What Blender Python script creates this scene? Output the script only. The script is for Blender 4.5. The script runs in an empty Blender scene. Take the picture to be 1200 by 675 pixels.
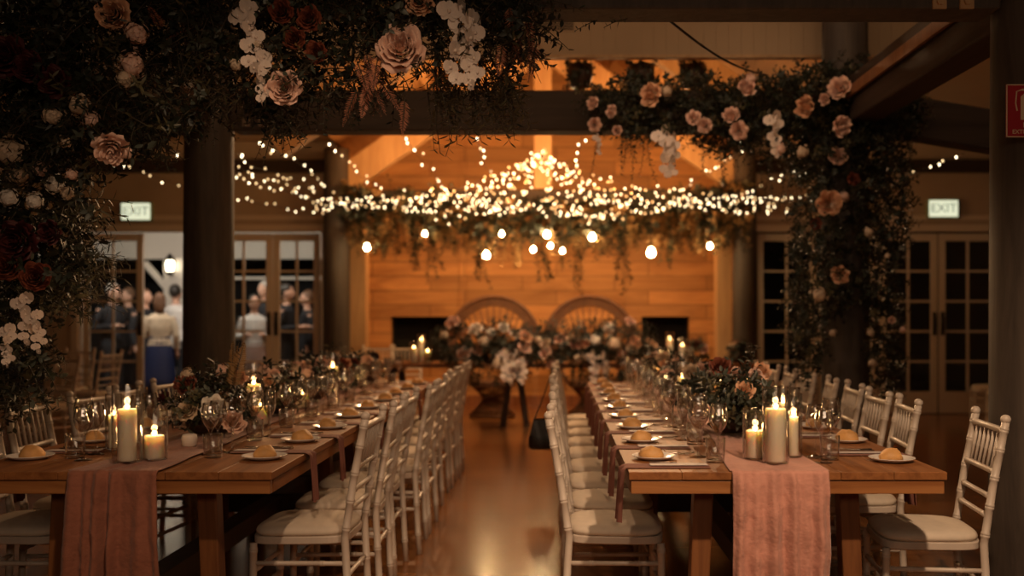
import bpy, math, random
from math import sin, cos, pi, radians, sqrt
from mathutils import Vector, Matrix, Quaternion
from mathutils import noise as mnoise

rnd = random.Random(7)
scene = bpy.context.scene
COL = scene.collection

# ------------------------------------------------------------------ camera, world, exposure, key lights
CAM_Z = 1.31
FPX = 1200 * 35.0 / 36.0
VPX, VPY = 652.0, 370.0
cam_data = bpy.data.cameras.new('camera')
cam = bpy.data.objects.new('camera', cam_data)
COL.objects.link(cam)
cam.location = (0, 0, CAM_Z)
cam.rotation_euler = (radians(90), 0, 0)
cam_data.lens = 35
cam_data.sensor_width = 36
cam_data.shift_x = -(VPX - 600) / 1200
cam_data.shift_y = (VPY - 337.5) / 1200
cam_data.clip_start = 0.05
cam_data.clip_end = 200
cam_data.dof.use_dof = True
cam_data.dof.focus_distance = 3.75
cam_data.dof.aperture_fstop = 1.6
scene.camera = cam

scene.view_settings.view_transform = 'Standard'
scene.view_settings.look = 'None'
scene.view_settings.gamma = 1
scene.view_settings.use_curve_mapping = False
scene.view_settings.exposure = 0.0
cy = scene.cycles
cy.use_denoising = True
cy.max_bounces = 10
cy.diffuse_bounces = 3
cy.glossy_bounces = 4
cy.transmission_bounces = 8
cy.transparent_max_bounces = 24
cy.sample_clamp_indirect = 2.5
cy.caustics_reflective = False
cy.caustics_refractive = False

world = bpy.data.worlds.new('world')
scene.world = world
world.use_nodes = True
world.node_tree.nodes['Background'].inputs[0].default_value = (1.0, 0.62, 0.36, 1)
world.node_tree.nodes['Background'].inputs[1].default_value = 0.020


def lamp(name, kind, loc, energy, color, target=None, **kw):
    d = bpy.data.lights.new(name, kind)
    d.energy = energy
    d.color = color
    for k, v in kw.items():
        setattr(d, k, v)
    o = bpy.data.objects.new(name, d)
    o.location = loc
    if target is not None:
        o.rotation_euler = (Vector(target) - Vector(loc)).to_track_quat('-Z', 'Y').to_euler()
    COL.objects.link(o)
    return o


WARM = (1.0, 0.60, 0.30)
AMBER = (1.0, 0.47, 0.16)
# ceiling downlights above and behind the camera, over the two dining tables
lamp('downlight_over_right_table', 'SPOT', (1.05, 1.5, 3.0), 300, (1.0, 0.66, 0.40), (0.85, 3.75, 0.6), spot_size=radians(62), spot_blend=0.9, shadow_soft_size=0.05)
lamp('downlight_over_left_table', 'SPOT', (-0.35, 1.5, 3.0), 115, (1.0, 0.64, 0.38), (-0.95, 4.1, 0.5), spot_size=radians(62), spot_blend=0.9, shadow_soft_size=0.05)
# stage lamps hung high in the open roof, shining back down the hall
for lx, le in ((-1.5, 200), (0.0, 250), (1.2, 200)):
    lamp('stage_lamp', 'SPOT', (lx, 10.2, 3.35), le, WARM, (lx * .8, 5.4, 0.4), spot_size=radians(72), spot_blend=0.8, shadow_soft_size=0.05)
# soft front fill added behind the camera to brighten the whole view
lamp('front_fill_light', 'AREA', (0.3, -1.6, 2.3), 27, (1.0, 0.70, 0.46), (0.0, 5.0, 1.9), shape='RECTANGLE', size=4.0, size_y=0.6)
# wash lamps of the stage recess: on top of the tie beam, lighting roof and log wall
lamp('uplight_on_tie_beam', 'AREA', (-0.2, 11.2, 2.75), 95, AMBER, (-0.2, 13.2, 4.3), shape='RECTANGLE', size=3.6, size_y=0.2)
lamp('wash_light_on_log_wall', 'AREA', (-0.2, 12.9, 2.5), 52, AMBER, (-0.2, 14.6, 1.3), shape='RECTANGLE', size=4.2, size_y=0.15)
lamp('roof_wash_light', 'AREA', (-0.2, 8.1, 2.95), 42, AMBER, (-0.2, 10.0, 4.6), shape='RECTANGLE', size=3.2, size_y=0.2)
lamp('bulkhead_fill_light', 'AREA', (0.2, 4.7, 3.45), 18, (1.0, 0.60, 0.32), (0.2, 7.4, 3.3), shape='RECTANGLE', size=5.0, size_y=0.15)  # unseen lamp added above the front beam to brighten the bulkhead boards
lamp('floral_fill_spot', 'SPOT', (-0.2, 4.6, 3.3), 42, (1.0, 0.70, 0.48), (1.5, 6.8, 2.3), spot_size=radians(60), spot_blend=0.9, shadow_soft_size=0.08)  # unseen spot added to lift the roses on the second frame
lamp('head_table_fill_spot', 'SPOT', (0.1, 9.3, 2.9), 205, (1.0, 0.68, 0.42), (0.1, 11.4, 0.9), spot_size=radians(75), spot_blend=0.8, shadow_soft_size=0.08)  # unseen spot added so the head table flowers come out brighter
# porch lighting outside the left doors
lamp('porch_light', 'AREA', (-5.2, 13.55, 2.9), 95, (1.0, 0.88, 0.74), (-5.2, 15.6, 1.2), shape='RECTANGLE', size=4.6, size_y=0.2)


def P(px, py, d):
    """the point at distance d that the photograph shows at (px, py)"""
    return Vector(((px - VPX) * d / FPX, d, CAM_Z - (py - VPY) * d / FPX))


# ------------------------------------------------------------------ materials
def new_mat(name):
    m = bpy.data.materials.new(name)
    m.use_nodes = True
    nt = m.node_tree
    return m, nt, nt.nodes['Principled BSDF']


def mat(name, c, rough=0.5, metal=0.0, var=0.0, vscale=6.0, bump=0.0, bscale=40.0, sss=0.0, sssr=0.02, coat=0.0, spec=None, sheen=0.0):
    m, nt, b = new_mat(name)
    b.inputs['Base Color'].default_value = (*c, 1)
    b.inputs['Roughness'].default_value = rough
    b.inputs['Metallic'].default_value = metal
    if spec is not None:
        b.inputs['Specular IOR Level'].default_value = spec
    if sheen:
        b.inputs['Sheen Weight'].default_value = sheen
    if coat:
        b.inputs['Coat Weight'].default_value = coat
        b.inputs['Coat Roughness'].default_value = 0.15
    if sss:
        b.inputs['Subsurface Weight'].default_value = sss
        b.inputs['Subsurface Radius'].default_value = (1.0, 0.75, 0.5)
        b.inputs['Subsurface Scale'].default_value = sssr
    if var or bump:
        tc = nt.nodes.new('ShaderNodeTexCoord')
    if var:
        n = nt.nodes.new('ShaderNodeTexNoise')
        n.inputs['Scale'].default_value = vscale
        n.inputs['Detail'].default_value = 4
        nt.links.new(tc.outputs['Object'], n.inputs['Vector'])
        r = nt.nodes.new('ShaderNodeValToRGB')
        r.color_ramp.elements[0].position = 0.3
        r.color_ramp.elements[1].position = 0.7
        r.color_ramp.elements[0].color = (*[x * (1 - var) for x in c], 1)
        r.color_ramp.elements[1].color = (*[min(1, x * (1 + var)) for x in c], 1)
        nt.links.new(n.outputs['Fac'], r.inputs['Fac'])
        nt.links.new(r.outputs['Color'], b.inputs['Base Color'])
    if bump:
        n2 = nt.nodes.new('ShaderNodeTexNoise')
        n2.inputs['Scale'].default_value = bscale
        n2.inputs['Detail'].default_value = 5
        nt.links.new(tc.outputs['Object'], n2.inputs['Vector'])
        bp = nt.nodes.new('ShaderNodeBump')
        bp.inputs['Strength'].default_value = bump
        bp.inputs['Distance'].default_value = 0.01
        nt.links.new(n2.outputs['Fac'], bp.inputs['Height'])
        nt.links.new(bp.outputs['Normal'], b.inputs['Normal'])
    return m


def wood(name, c1, c2, axis=1, scale=3.0, rough=0.4, stretch=14.0, coat=0.0, bump=0.15, plank=None, gap=0.012):
    """grain running along axis; plank=(length, width, axis_u, axis_v) adds board joints"""
    m, nt, b = new_mat(name)
    L = nt.links
    tc = nt.nodes.new('ShaderNodeTexCoord')
    mp = nt.nodes.new('ShaderNodeMapping')
    sc = [scale * stretch] * 3
    sc[axis] = scale
    mp.inputs['Scale'].default_value = sc
    L.new(tc.outputs['Object'], mp.inputs['Vector'])
    n = nt.nodes.new('ShaderNodeTexNoise')
    n.inputs['Scale'].default_value = 1.0
    n.inputs['Detail'].default_value = 6
    n.inputs['Roughness'].default_value = 0.65
    n.inputs['Distortion'].default_value = 0.6
    L.new(mp.outputs['Vector'], n.inputs['Vector'])
    r = nt.nodes.new('ShaderNodeValToRGB')
    r.color_ramp.elements[0].position = 0.32
    r.color_ramp.elements[1].position = 0.68
    r.color_ramp.elements[0].color = (*c1, 1)
    r.color_ramp.elements[1].color = (*c2, 1)
    L.new(n.outputs['Fac'], r.inputs['Fac'])
    col = r.outputs['Color']
    height = n.outputs['Fac']
    if plank:
        ln, wd, u, v = plank
        sp = nt.nodes.new('ShaderNodeSeparateXYZ')
        L.new(tc.outputs['Object'], sp.inputs[0])
        cb = nt.nodes.new('ShaderNodeCombineXYZ')
        L.new(sp.outputs[u], cb.inputs[0])
        L.new(sp.outputs[v], cb.inputs[1])
        br = nt.nodes.new('ShaderNodeTexBrick')
        br.offset = 0.37
        br.inputs['Scale'].default_value = 1.0
        br.inputs['Brick Width'].default_value = ln
        br.inputs['Row Height'].default_value = wd
        br.inputs['Mortar Size'].default_value = gap
        br.inputs['Mortar Smooth'].default_value = 0.2
        br.inputs['Color1'].default_value = (0.66, 0.64, 0.62, 1)
        br.inputs['Color2'].default_value = (1.12, 1.08, 1.04, 1)
        br.inputs['Mortar'].default_value = (0.45, 0.42, 0.40, 1)
        L.new(cb.outputs[0], br.inputs['Vector'])
        mx = nt.nodes.new('ShaderNodeMix')
        mx.data_type = 'RGBA'
        mx.blend_type = 'MULTIPLY'
        mx.inputs[0].default_value = 1.0
        L.new(col, mx.inputs[6])
        L.new(br.outputs['Color'], mx.inputs[7])
        col = mx.outputs[2]
    L.new(col, b.inputs['Base Color'])
    b.inputs['Roughness'].default_value = rough
    if coat:
        b.inputs['Coat Weight'].default_value = coat
        b.inputs['Coat Roughness'].default_value = 0.2
    if bump:
        bp = nt.nodes.new('ShaderNodeBump')
        bp.inputs['Strength'].default_value = bump
        bp.inputs['Distance'].default_value = 0.004
        L.new(height, bp.inputs['Height'])
        L.new(bp.outputs['Normal'], b.inputs['Normal'])
    return m


def emis(name, c, s):
    m, nt, b = new_mat(name)
    b.inputs['Base Color'].default_value = (*c, 1)
    b.inputs['Emission Color'].default_value = (*c, 1)
    b.inputs['Emission Strength'].default_value = s
    return m


def thin_glass(name, tint=(1, 1, 1), refl=1.0):
    m = bpy.data.materials.new(name)
    m.use_nodes = True
    nt = m.node_tree
    nt.nodes.clear()
    out = nt.nodes.new('ShaderNodeOutputMaterial')
    t = nt.nodes.new('ShaderNodeBsdfTransparent')
    t.inputs[0].default_value = (*tint, 1)
    g = nt.nodes.new('ShaderNodeBsdfGlossy')
    g.inputs['Roughness'].default_value = 0.03
    fr = nt.nodes.new('ShaderNodeLayerWeight')      # reflectance from the viewing angle alone, the same on both faces
    fr.inputs['Blend'].default_value = 0.5
    pw = nt.nodes.new('ShaderNodeMath')
    pw.operation = 'POWER'
    pw.inputs[1].default_value = 4.0
    mu = nt.nodes.new('ShaderNodeMath')
    mu.operation = 'MULTIPLY_ADD'
    mu.use_clamp = True
    mu.inputs[1].default_value = 0.75 * refl
    mu.inputs[2].default_value = 0.035 * refl
    mx = nt.nodes.new('ShaderNodeMixShader')
    nt.links.new(fr.outputs['Facing'], pw.inputs[0])
    nt.links.new(pw.outputs[0], mu.inputs[0])
    nt.links.new(mu.outputs[0], mx.inputs[0])
    nt.links.new(t.outputs[0], mx.inputs[1])
    nt.links.new(g.outputs[0], mx.inputs[2])
    nt.links.new(mx.outputs[0], out.inputs[0])
    return m


M = {}
M['floor'] = wood('floor_boards', (0.22, 0.085, 0.026), (0.37, 0.160, 0.052), axis=0, scale=1.2, rough=0.22, stretch=10, coat=0.4, bump=0.05, plank=(1.9, 0.13, 0, 1), gap=0.004)
M['log_wall'] = wood('log_wall_boards', (0.38, 0.18, 0.062), (0.62, 0.34, 0.13), axis=0, scale=0.9, rough=0.6, stretch=7, bump=0.3, plank=(1.35, 0.21, 0, 2), gap=0.008)
M['roof_boards'] = wood('roof_boards', (0.38, 0.20, 0.08), (0.55, 0.31, 0.13), axis=1, scale=0.8, rough=0.6, stretch=8, bump=0.1)
M['old_timber'] = wood('weathered_timber', (0.045, 0.033, 0.026), (0.095, 0.072, 0.055), axis=2, scale=1.5, rough=0.7, stretch=10, bump=0.4)
M['beam_timber'] = wood('beam_timber', (0.026, 0.016, 0.011), (0.052, 0.033, 0.023), axis=0, scale=1.2, rough=0.7, stretch=12, bump=0.35)
M['long_timber'] = wood('long_beam_timber', (0.026, 0.014, 0.009), (0.052, 0.029, 0.018), axis=1, scale=1.2, rough=0.65, stretch=12, bump=0.35)
M['pale_timber'] = wood('pale_timber', (0.42, 0.24, 0.11), (0.60, 0.38, 0.19), axis=2, scale=1.0, rough=0.55, stretch=10, bump=0.15)
M['table_wood'] = wood('table_wood', (0.17, 0.060, 0.019), (0.34, 0.138, 0.046), axis=1, scale=1.3, rough=0.5, stretch=16, coat=0.0, bump=0.12)
M['table_wood'].node_tree.nodes['Principled BSDF'].inputs['Specular IOR Level'].default_value = 0.22
M['table_end'] = wood('table_apron_wood', (0.24, 0.088, 0.028), (0.42, 0.185, 0.064), axis=0, scale=1.6, rough=0.34, stretch=14, coat=0.2, bump=0.12)
M['table_leg'] = wood('table_leg_wood', (0.15, 0.055, 0.020), (0.27, 0.11, 0.040), axis=2, scale=1.4, rough=0.4, stretch=12, bump=0.12)
M['dark_wood'] = wood('dark_wood', (0.035, 0.018, 0.010), (0.07, 0.035, 0.018), axis=2, scale=1.5, rough=0.5, stretch=10)
M['wall_paint'] = mat('cream_wall_paint', (0.46, 0.37, 0.28), 0.7, var=0.06, vscale=2)
M['door_paint'] = mat('cream_door_paint', (0.66, 0.58, 0.48), 0.45)
M['ceiling'] = mat('ceiling_boards', (0.44, 0.31, 0.19), 0.7, var=0.05, vscale=2)
M['pane'] = thin_glass('window_glass', (0.93, 0.95, 0.95), 1.3)
M['hurricane'] = thin_glass('hurricane_glass', (0.992, 0.992, 0.988), 2.6)
M['glass'] = thin_glass('clear_glass', (0.985, 0.982, 0.975), 4.0)
M['chair_paint'] = mat('chair_white_lacquer', (0.60, 0.51, 0.43), 0.38, var=0.05, vscale=18)
M['cushion'] = mat('chair_cushion_fabric', (0.68, 0.58, 0.47), 0.8, var=0.05, vscale=25, bump=0.15, bscale=300)
M['runner_left'] = mat('shaded_linen', (0.29, 0.105, 0.062), 0.85, var=0.10, vscale=14, bump=0.4, bscale=60, sheen=0.2)  # linen colour darkened to stand in for weaker light on this runner
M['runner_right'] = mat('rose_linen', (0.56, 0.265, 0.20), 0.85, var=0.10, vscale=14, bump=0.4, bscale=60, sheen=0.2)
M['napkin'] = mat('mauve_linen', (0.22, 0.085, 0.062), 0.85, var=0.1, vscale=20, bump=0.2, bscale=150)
M['paper'] = mat('menu_paper', (0.50, 0.42, 0.40), 0.6)
M['china'] = mat('white_china', (0.74, 0.70, 0.66), 0.18)
M['bread'] = mat('bread_crust', (0.62, 0.33, 0.115), 0.6, var=0.25, vscale=14, bump=0.2, bscale=40)
M['steel'] = mat('polished_steel', (0.70, 0.64, 0.57), 0.18, metal=1.0)
M['wax'] = mat('ivory_wax', (0.90, 0.80, 0.62), 0.45, sss=0.45, sssr=0.04)
M['wick'] = mat('candle_wick', (0.02, 0.015, 0.01), 0.9)
M['flame'] = emis('candle_flame', (1.0, 0.58, 0.20), 45)
M['stone_votive'] = mat('frosted_votive', (0.66, 0.58, 0.52), 0.5, sss=0.3, sssr=0.02)
M['fairy'] = emis('fairy_bulb_glow', (1.0, 0.80, 0.48), 5.8)
M['fairy_dim'] = emis('fairy_bulb_glow_dim', (1.0, 0.68, 0.32), 2.2)
M['edison'] = emis('edison_bulb_glow', (1.0, 0.66, 0.30), 150)
M['cable'] = mat('black_cable', (0.012, 0.010, 0.009), 0.6)
M['brass'] = mat('bulb_socket_metal', (0.10, 0.06, 0.03), 0.4, metal=0.8)
M['leaf_dark'] = mat('dark_green_leaves', (0.016, 0.021, 0.011), 0.5, var=0.35, vscale=5)
M['leaf_olive'] = mat('olive_leaves', (0.080, 0.070, 0.033), 0.5, var=0.3, vscale=6)
M['leaf_grey'] = mat('grey_green_leaves', (0.050, 0.060, 0.045), 0.5, var=0.3, vscale=6)
M['leaf_dry'] = mat('dried_gold_leaves', (0.30, 0.17, 0.065), 0.6, var=0.3, vscale=8)
M['rust_plume'] = mat('rust_plume', (0.42, 0.165, 0.095), 0.7, var=0.2, vscale=12)
M['stem'] = mat('vine_stem', (0.045, 0.034, 0.018), 0.7)
M['petal_blush'] = mat('blush_petals', (0.84, 0.55, 0.43), 0.55, sss=0.15, var=0.08, vscale=20)
M['petal_peach'] = mat('peach_petals', (0.80, 0.46, 0.28), 0.55, sss=0.15, var=0.08, vscale=20)
M['petal_rust'] = mat('rust_petals', (0.20, 0.050, 0.024), 0.6, var=0.1, vscale=20)
M['petal_wine'] = mat('wine_red_petals', (0.075, 0.012, 0.012), 0.6, var=0.1, vscale=20)
M['petal_cream'] = mat('cream_petals', (0.66, 0.50, 0.35), 0.55, sss=0.15, var=0.06, vscale=20)
M['petal_white'] = mat('white_petals', (0.86, 0.78, 0.68), 0.5, sss=0.15, var=0.05, vscale=20)
M['orchid'] = mat('orchid_petals', (0.80, 0.66, 0.56), 0.5, sss=0.15, var=0.06, vscale=20)
M['rattan'] = mat('brown_rattan', (0.12, 0.048, 0.018), 0.55, var=0.25, vscale=10, bump=0.3, bscale=60)
M['black'] = mat('black_leather', (0.012, 0.010, 0.010), 0.45, bump=0.1, bscale=200)
M['opening_black'] = mat('dark_opening', (0.008, 0.006, 0.005), 0.9)  # near-black surfaces inside the two log wall openings
M['sign_lit'] = emis('exit_sign_panel', (0.86, 0.92, 0.66), 0.85)
M['sign_frame'] = mat('exit_sign_frame', (0.30, 0.42, 0.24), 0.4)
M['sign_letter'] = emis('exit_letters', (0.50, 0.60, 0.50), 0.35)
M['sign_red'] = mat('fire_sign_red', (0.42, 0.012, 0.020), 0.4)
M['sign_cream'] = mat('fire_sign_cream', (0.75, 0.55, 0.36), 0.5)
M['porch_white'] = mat('porch_white_paint', (0.68, 0.62, 0.54), 0.6)
M['porch_floor'] = mat('porch_floor', (0.12, 0.09, 0.07), 0.6)
M['night'] = mat('night_garden', (0.006, 0.008, 0.010), 0.9)
M['iron'] = mat('black_iron', (0.02, 0.018, 0.016), 0.5, metal=0.6)
M['lantern_glow'] = emis('lantern_glow', (1.0, 0.86, 0.62), 9)
M['skin'] = mat('skin', (0.58, 0.33, 0.23), 0.5, sss=0.1)
M['suit'] = mat('dark_suit', (0.012, 0.012, 0.016), 0.8)
M['navy'] = mat('navy_dress', (0.012, 0.020, 0.075), 0.55)
M['cream_cloth'] = mat('cream_cloth', (0.62, 0.50, 0.36), 0.8, var=0.12, vscale=9)
M['white_shirt'] = mat('white_shirt', (0.66, 0.63, 0.60), 0.75)
M['pink_cloth'] = mat('dusty_pink_cloth', (0.42, 0.28, 0.24), 0.8)
M['hair_grey'] = mat('grey_hair', (0.42, 0.38, 0.34), 0.6)
M['hair_brown'] = mat('brown_hair', (0.13, 0.06, 0.028), 0.55)
M['hair_dark'] = mat('dark_hair', (0.020, 0.014, 0.010), 0.5)


# ------------------------------------------------------------------ mesh helpers
class MB:
    def __init__(self):
        self.v = []
        self.f = []
        self.mi = []

    def add(self, vs, fs, mi=0):
        o = len(self.v)
        self.v.extend([tuple(p) for p in vs])
        for f in fs:
            self.f.append(tuple(o + i for i in f))
            self.mi.append(mi)

    def box(self, c, s, rot=None, mi=0):
        hx, hy, hz = s[0] / 2, s[1] / 2, s[2] / 2
        pts = [Vector((x, y, z)) for x in (-hx, hx) for y in (-hy, hy) for z in (-hz, hz)]
        if rot is not None:
            pts = [rot @ p for p in pts]
        c = Vector(c)
        self.add([p + c for p in pts], [(0, 1, 3, 2), (4, 6, 7, 5), (0, 4, 5, 1), (2, 3, 7, 6), (0, 2, 6, 4), (1, 5, 7, 3)], mi)

    def box2(self, a, b, mi=0):
        self.box([(a[i] + b[i]) / 2 for i in range(3)], [abs(b[i] - a[i]) for i in range(3)], mi=mi)

    def bar(self, a, b, w, h, up=Vector((0, 0, 1)), mi=0):
        """rectangular bar from a to b; w across, h along up"""
        a, b = Vector(a), Vector(b)
        d = (b - a)
        y = d.normalized()
        x = y.cross(up)
        if x.length < 1e-5:
            x = Vector((1, 0, 0))
        x.normalize()
        z = x.cross(y)
        rot = Matrix((x, y, z)).transposed()
        self.box((a + b) / 2, (w, d.length, h), rot, mi)

    def tube(self, pts, r, n=8, cap=True, mi=0):
        pts = [Vector(p) for p in pts]
        if not hasattr(r, '__len__'):
            r = [r] * len(pts)
        o = len(self.v)
        t0 = (pts[1] - pts[0]).normalized()
        ref = Vector((0, 0, 1)) if abs(t0.z) < 0.9 else Vector((1, 0, 0))
        x = t0.cross(ref).normalized()
        for i, p in enumerate(pts):
            if i == 0:
                t = t0
            elif i == len(pts) - 1:
                t = (pts[i] - pts[i - 1])
            else:
                t = (pts[i + 1] - pts[i - 1])
            if t.length < 1e-9:
                t = t0
            t = t.normalized()
            x = x - t * x.dot(t)
            if x.length < 1e-6:
                x = t.orthogonal()
            x.normalize()
            y = t.cross(x)
            for k in range(n):
                a = 2 * pi * k / n
                self.v.append(tuple(p + (x * cos(a) + y * sin(a)) * r[i]))
        for i in range(len(pts) - 1):
            for k in range(n):
                k2 = (k + 1) % n
                self.f.append((o + i * n + k, o + i * n + k2, o + (i + 1) * n + k2, o + (i + 1) * n + k))
                self.mi.append(mi)
        if cap:
            self.f.append(tuple(o + k for k in reversed(range(n))))
            self.f.append(tuple(o + (len(pts) - 1) * n + k for k in range(n)))
            self.mi += [mi, mi]

    def lathe(self, prof, n=20, c=(0, 0, 0), mi=0, close=False):
        o = len(self.v)
        c = Vector(c)
        for (r, z) in prof:
            for k in range(n):
                a = 2 * pi * k / n
                self.v.append((c.x + r * cos(a), c.y + r * sin(a), c.z + z))
        m = len(prof)
        rng = range(m) if close else range(m - 1)
        for i in rng:
            j = (i + 1) % m
            for k in range(n):
                k2 = (k + 1) % n
                self.f.append((o + i * n + k, o + i * n + k2, o + j * n + k2, o + j * n + k))
                self.mi.append(mi)
        if not close:
            if prof[0][0] > 1e-5:
                self.f.append(tuple(o + k for k in reversed(range(n))))
                self.mi.append(mi)
            if prof[-1][0] > 1e-5:
                self.f.append(tuple(o + (m - 1) * n + k for k in range(n)))
                self.mi.append(mi)

    def grid(self, fn, nu, nv, mi=0, wrap=False):
        o = len(self.v)
        for j in range(nv + 1):
            for i in range(nu + 1):
                self.v.append(tuple(fn(i / nu, j / nv)))
        for j in range(nv):
            for i in range(nu):
                a = o + j * (nu + 1) + i
                self.f.append((a, a + 1, a + nu + 2, a + nu + 1))
                self.mi.append(mi)

    def ball(self, c, r, n=10, m=7, s=(1, 1, 1), mi=0, wob=0.0, seed=0):
        c = Vector(c)
        vs, fs = [], []
        for j in range(m + 1):
            th = pi * j / m
            for i in range(n):
                ph = 2 * pi * i / n
                p = Vector((sin(th) * cos(ph), sin(th) * sin(ph), cos(th)))
                k = r * (1 + wob * mnoise.noise(p * 2.0 + Vector((seed * 7.1, 0, 0))))
                vs.append(c + Vector((p.x * s[0], p.y * s[1], p.z * s[2])) * k)
        for j in range(m):
            for i in range(n):
                i2 = (i + 1) % n
                fs.append((j * n + i, (j + 1) * n + i, (j + 1) * n + i2, j * n + i2))
        self.add(vs, fs, mi)

    def leaf(self, p, d, nrm, L, W, mi=0, curl=0.12, fold=0.18):
        d = d.normalized()
        s = d.cross(nrm)
        if s.length < 1e-4:
            s = d.orthogonal()
        s.normalize()
        u = s.cross(d)
        w = W / 2
        b = p
        def q(t, x, z):
            return p + d * (L * t) + s * x + u * (z - curl * L * t * t)
        self.add([b, q(.3, -w * .85, fold * w), q(.3, 0, 0), q(.3, w * .85, fold * w),
                  q(.65, -w * .8, fold * w), q(.65, 0, 0), q(.65, w * .8, fold * w), q(1, 0, 0)],
                 [(0, 2, 1), (0, 3, 2), (1, 2, 5, 4), (2, 3, 6, 5), (4, 5, 7), (5, 6, 7)], mi)

    def round_petal(self, p, d, nrm, L, W, mi=0, cup=0.12):
        d = d.normalized()
        s = d.cross(nrm)
        if s.length < 1e-4:
            s = d.orthogonal()
        s.normalize()
        u = s.cross(d)
        vs = [p]
        n = 9
        for i in range(n):
            a = pi * (-.86 + 1.72 * i / (n - 1))
            x, y = .5 + .5 * cos(a), sin(a)
            vs.append(p + d * (L * x) + s * (W * .5 * y) + u * (cup * L * (.5 * y * y - .8 * x * x)))
        c = p + d * (L * .55) + u * (-.04 * L)
        vs.append(c)
        fs = [(0, 1, n + 1), (0, n + 1, n)] + [(i, i + 1, n + 1) for i in range(1, n)]
        self.add(vs, fs, mi)

    def sprig(self, p, d, L, n, lw, ll, mi=0, smi=None, droop=0.3, rng=rnd, round_=False):
        """a bending stem with alternating leaves"""
        d = d.normalized()
        pts = []
        cur = Vector(p)
        dd = d.copy()
        steps = 5
        for i in range(steps + 1):
            pts.append(cur.copy())
            dd = (dd + Vector((rng.uniform(-.15, .15), rng.uniform(-.15, .15), -droop / steps + rng.uniform(-.06, .06)))).normalized()
            cur = cur + dd * (L / steps)
        if smi is not None:
            self.tube(pts, [0.0022 * (1 - i / (steps + 2)) + 0.0006 for i in range(steps + 1)], 3, False, smi)
        for k in range(n):
            t = (k + 0.5) / n
            x = t * steps
            i = min(int(x), steps - 1)
            q = pts[i].lerp(pts[i + 1], x - i)
            ax = (pts[i + 1] - pts[i]).normalized()
            side = ax.orthogonal()
            side.rotate(Quaternion(ax, k * 2.4 + rng.uniform(-.5, .5)))
            ld = (ax * rng.uniform(.3, .9) + side).normalized()
            nn = ax.cross(ld) + Vector((rng.uniform(-.4, .4), rng.uniform(-.4, .4), rng.uniform(-.4, .4)))
            nn = ld.cross(nn)
            sc = rng.uniform(.7, 1.15) * (1.0 - 0.35 * t)
            self.leaf(q, ld, nn, ll * sc, lw * sc, mi)

    def frond(self, p, d, L, n, ll, lw, mi=0, smi=None, droop=0.5, rng=rnd):
        """a feather-like frond with paired narrow leaflets"""
        d = d.normalized()
        pts = []
        cur = Vector(p)
        dd = d.copy()
        steps = 7
        for i in range(steps + 1):
            pts.append(cur.copy())
            dd = (dd + Vector((0, 0, -droop / steps))).normalized()
            cur = cur + dd * (L / steps)
        if smi is not None:
            self.tube(pts, [0.002 * (1 - i / (steps + 1)) + 0.0006 for i in range(steps + 1)], 3, False, smi)
        side0 = d.cross(Vector((rng.uniform(-.5, .5), rng.uniform(-.5, .5), 1))).normalized()
        for k in range(n):
            t = 0.08 + 0.92 * k / n
            x = t * steps
            i = min(int(x), steps - 1)
            q = pts[i].lerp(pts[i + 1], x - i)
            ax = (pts[i + 1] - pts[i]).normalized()
            sd = (side0 - ax * side0.dot(ax)).normalized()
            env = sin(pi * min(1, 0.15 + 0.85 * t)) ** 0.6 * (1 - 0.45 * t)
            for sgn in (-1, 1):
                ld = (ax * 0.55 + sd * sgn * 1.0 + Vector((rng.uniform(-.25, .25), rng.uniform(-.25, .25), -0.15))).normalized()
                self.leaf(q, ld, ax.cross(sd) + Vector((rng.uniform(-.3, .3), rng.uniform(-.3, .3), 0)), ll * env * rng.uniform(.85, 1.15), lw, mi, curl=0.2)

    def mesh(self, name, mats, smooth=True):
        me = bpy.data.meshes.new(name)
        me.from_pydata(self.v, [], self.f)
        for m in (mats if isinstance(mats, (list, tuple)) else [mats]):
            me.materials.append(m)
        if any(self.mi):
            me.polygons.foreach_set('material_index', self.mi)
        if smooth:
            me.polygons.foreach_set('use_smooth', [True] * len(me.polygons))
        me.update()
        return me

    def build(self, name, mats, parent=None, smooth=True, bevel=0.0, loc=None):
        o = bpy.data.objects.new(name, self.mesh(name, mats, smooth))
        COL.objects.link(o)
        if parent is not None:
            o.parent = parent
        if loc is not None:
            o.location = loc
        if bevel:
            b = o.modifiers.new('edge', 'BEVEL')
            b.width = bevel
            b.segments = 2
            b.limit_method = 'ANGLE'
        return o


def tag(o, label=None, cat=None, group=None, kind=None):
    if label:
        o['label'] = label
    if cat:
        o['category'] = cat
    if group:
        o['group'] = group
    if kind:
        o['kind'] = kind
    return o


def thing(name, label, cat, loc=(0, 0, 0), rz=0.0, group=None):
    o = bpy.data.objects.new(name, None)
    o.empty_display_size = 0.1
    COL.objects.link(o)
    o.location = loc
    o.rotation_euler = (0, 0, rz)
    return tag(o, label, cat, group)


def put(name, mesh, parent=None, loc=(0, 0, 0), rot=(0, 0, 0), scale=None):
    o = bpy.data.objects.new(name, mesh)
    COL.objects.link(o)
    o.location = loc
    o.rotation_euler = rot
    if scale is not None:
        o.scale = scale if hasattr(scale, '__len__') else (scale,) * 3
    if parent is not None:
        o.parent = parent
    return o


KIDS = {}


def copy_tree(root):
    """a copy of a thing with its parts and their sub-parts (mesh data shared)"""
    if root.name not in KIDS:
        KIDS[root.name] = [(c, list(c.children)) for c in root.children]
    r = root.copy()
    COL.objects.link(r)
    for c, subs in KIDS[root.name]:
        k = c.copy()
        COL.objects.link(k)
        k.parent = r
        for s in subs:
            g = s.copy()
            COL.objects.link(g)
            g.parent = k
    return r


def struct(o):
    o['kind'] = 'structure'
    return o


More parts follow.
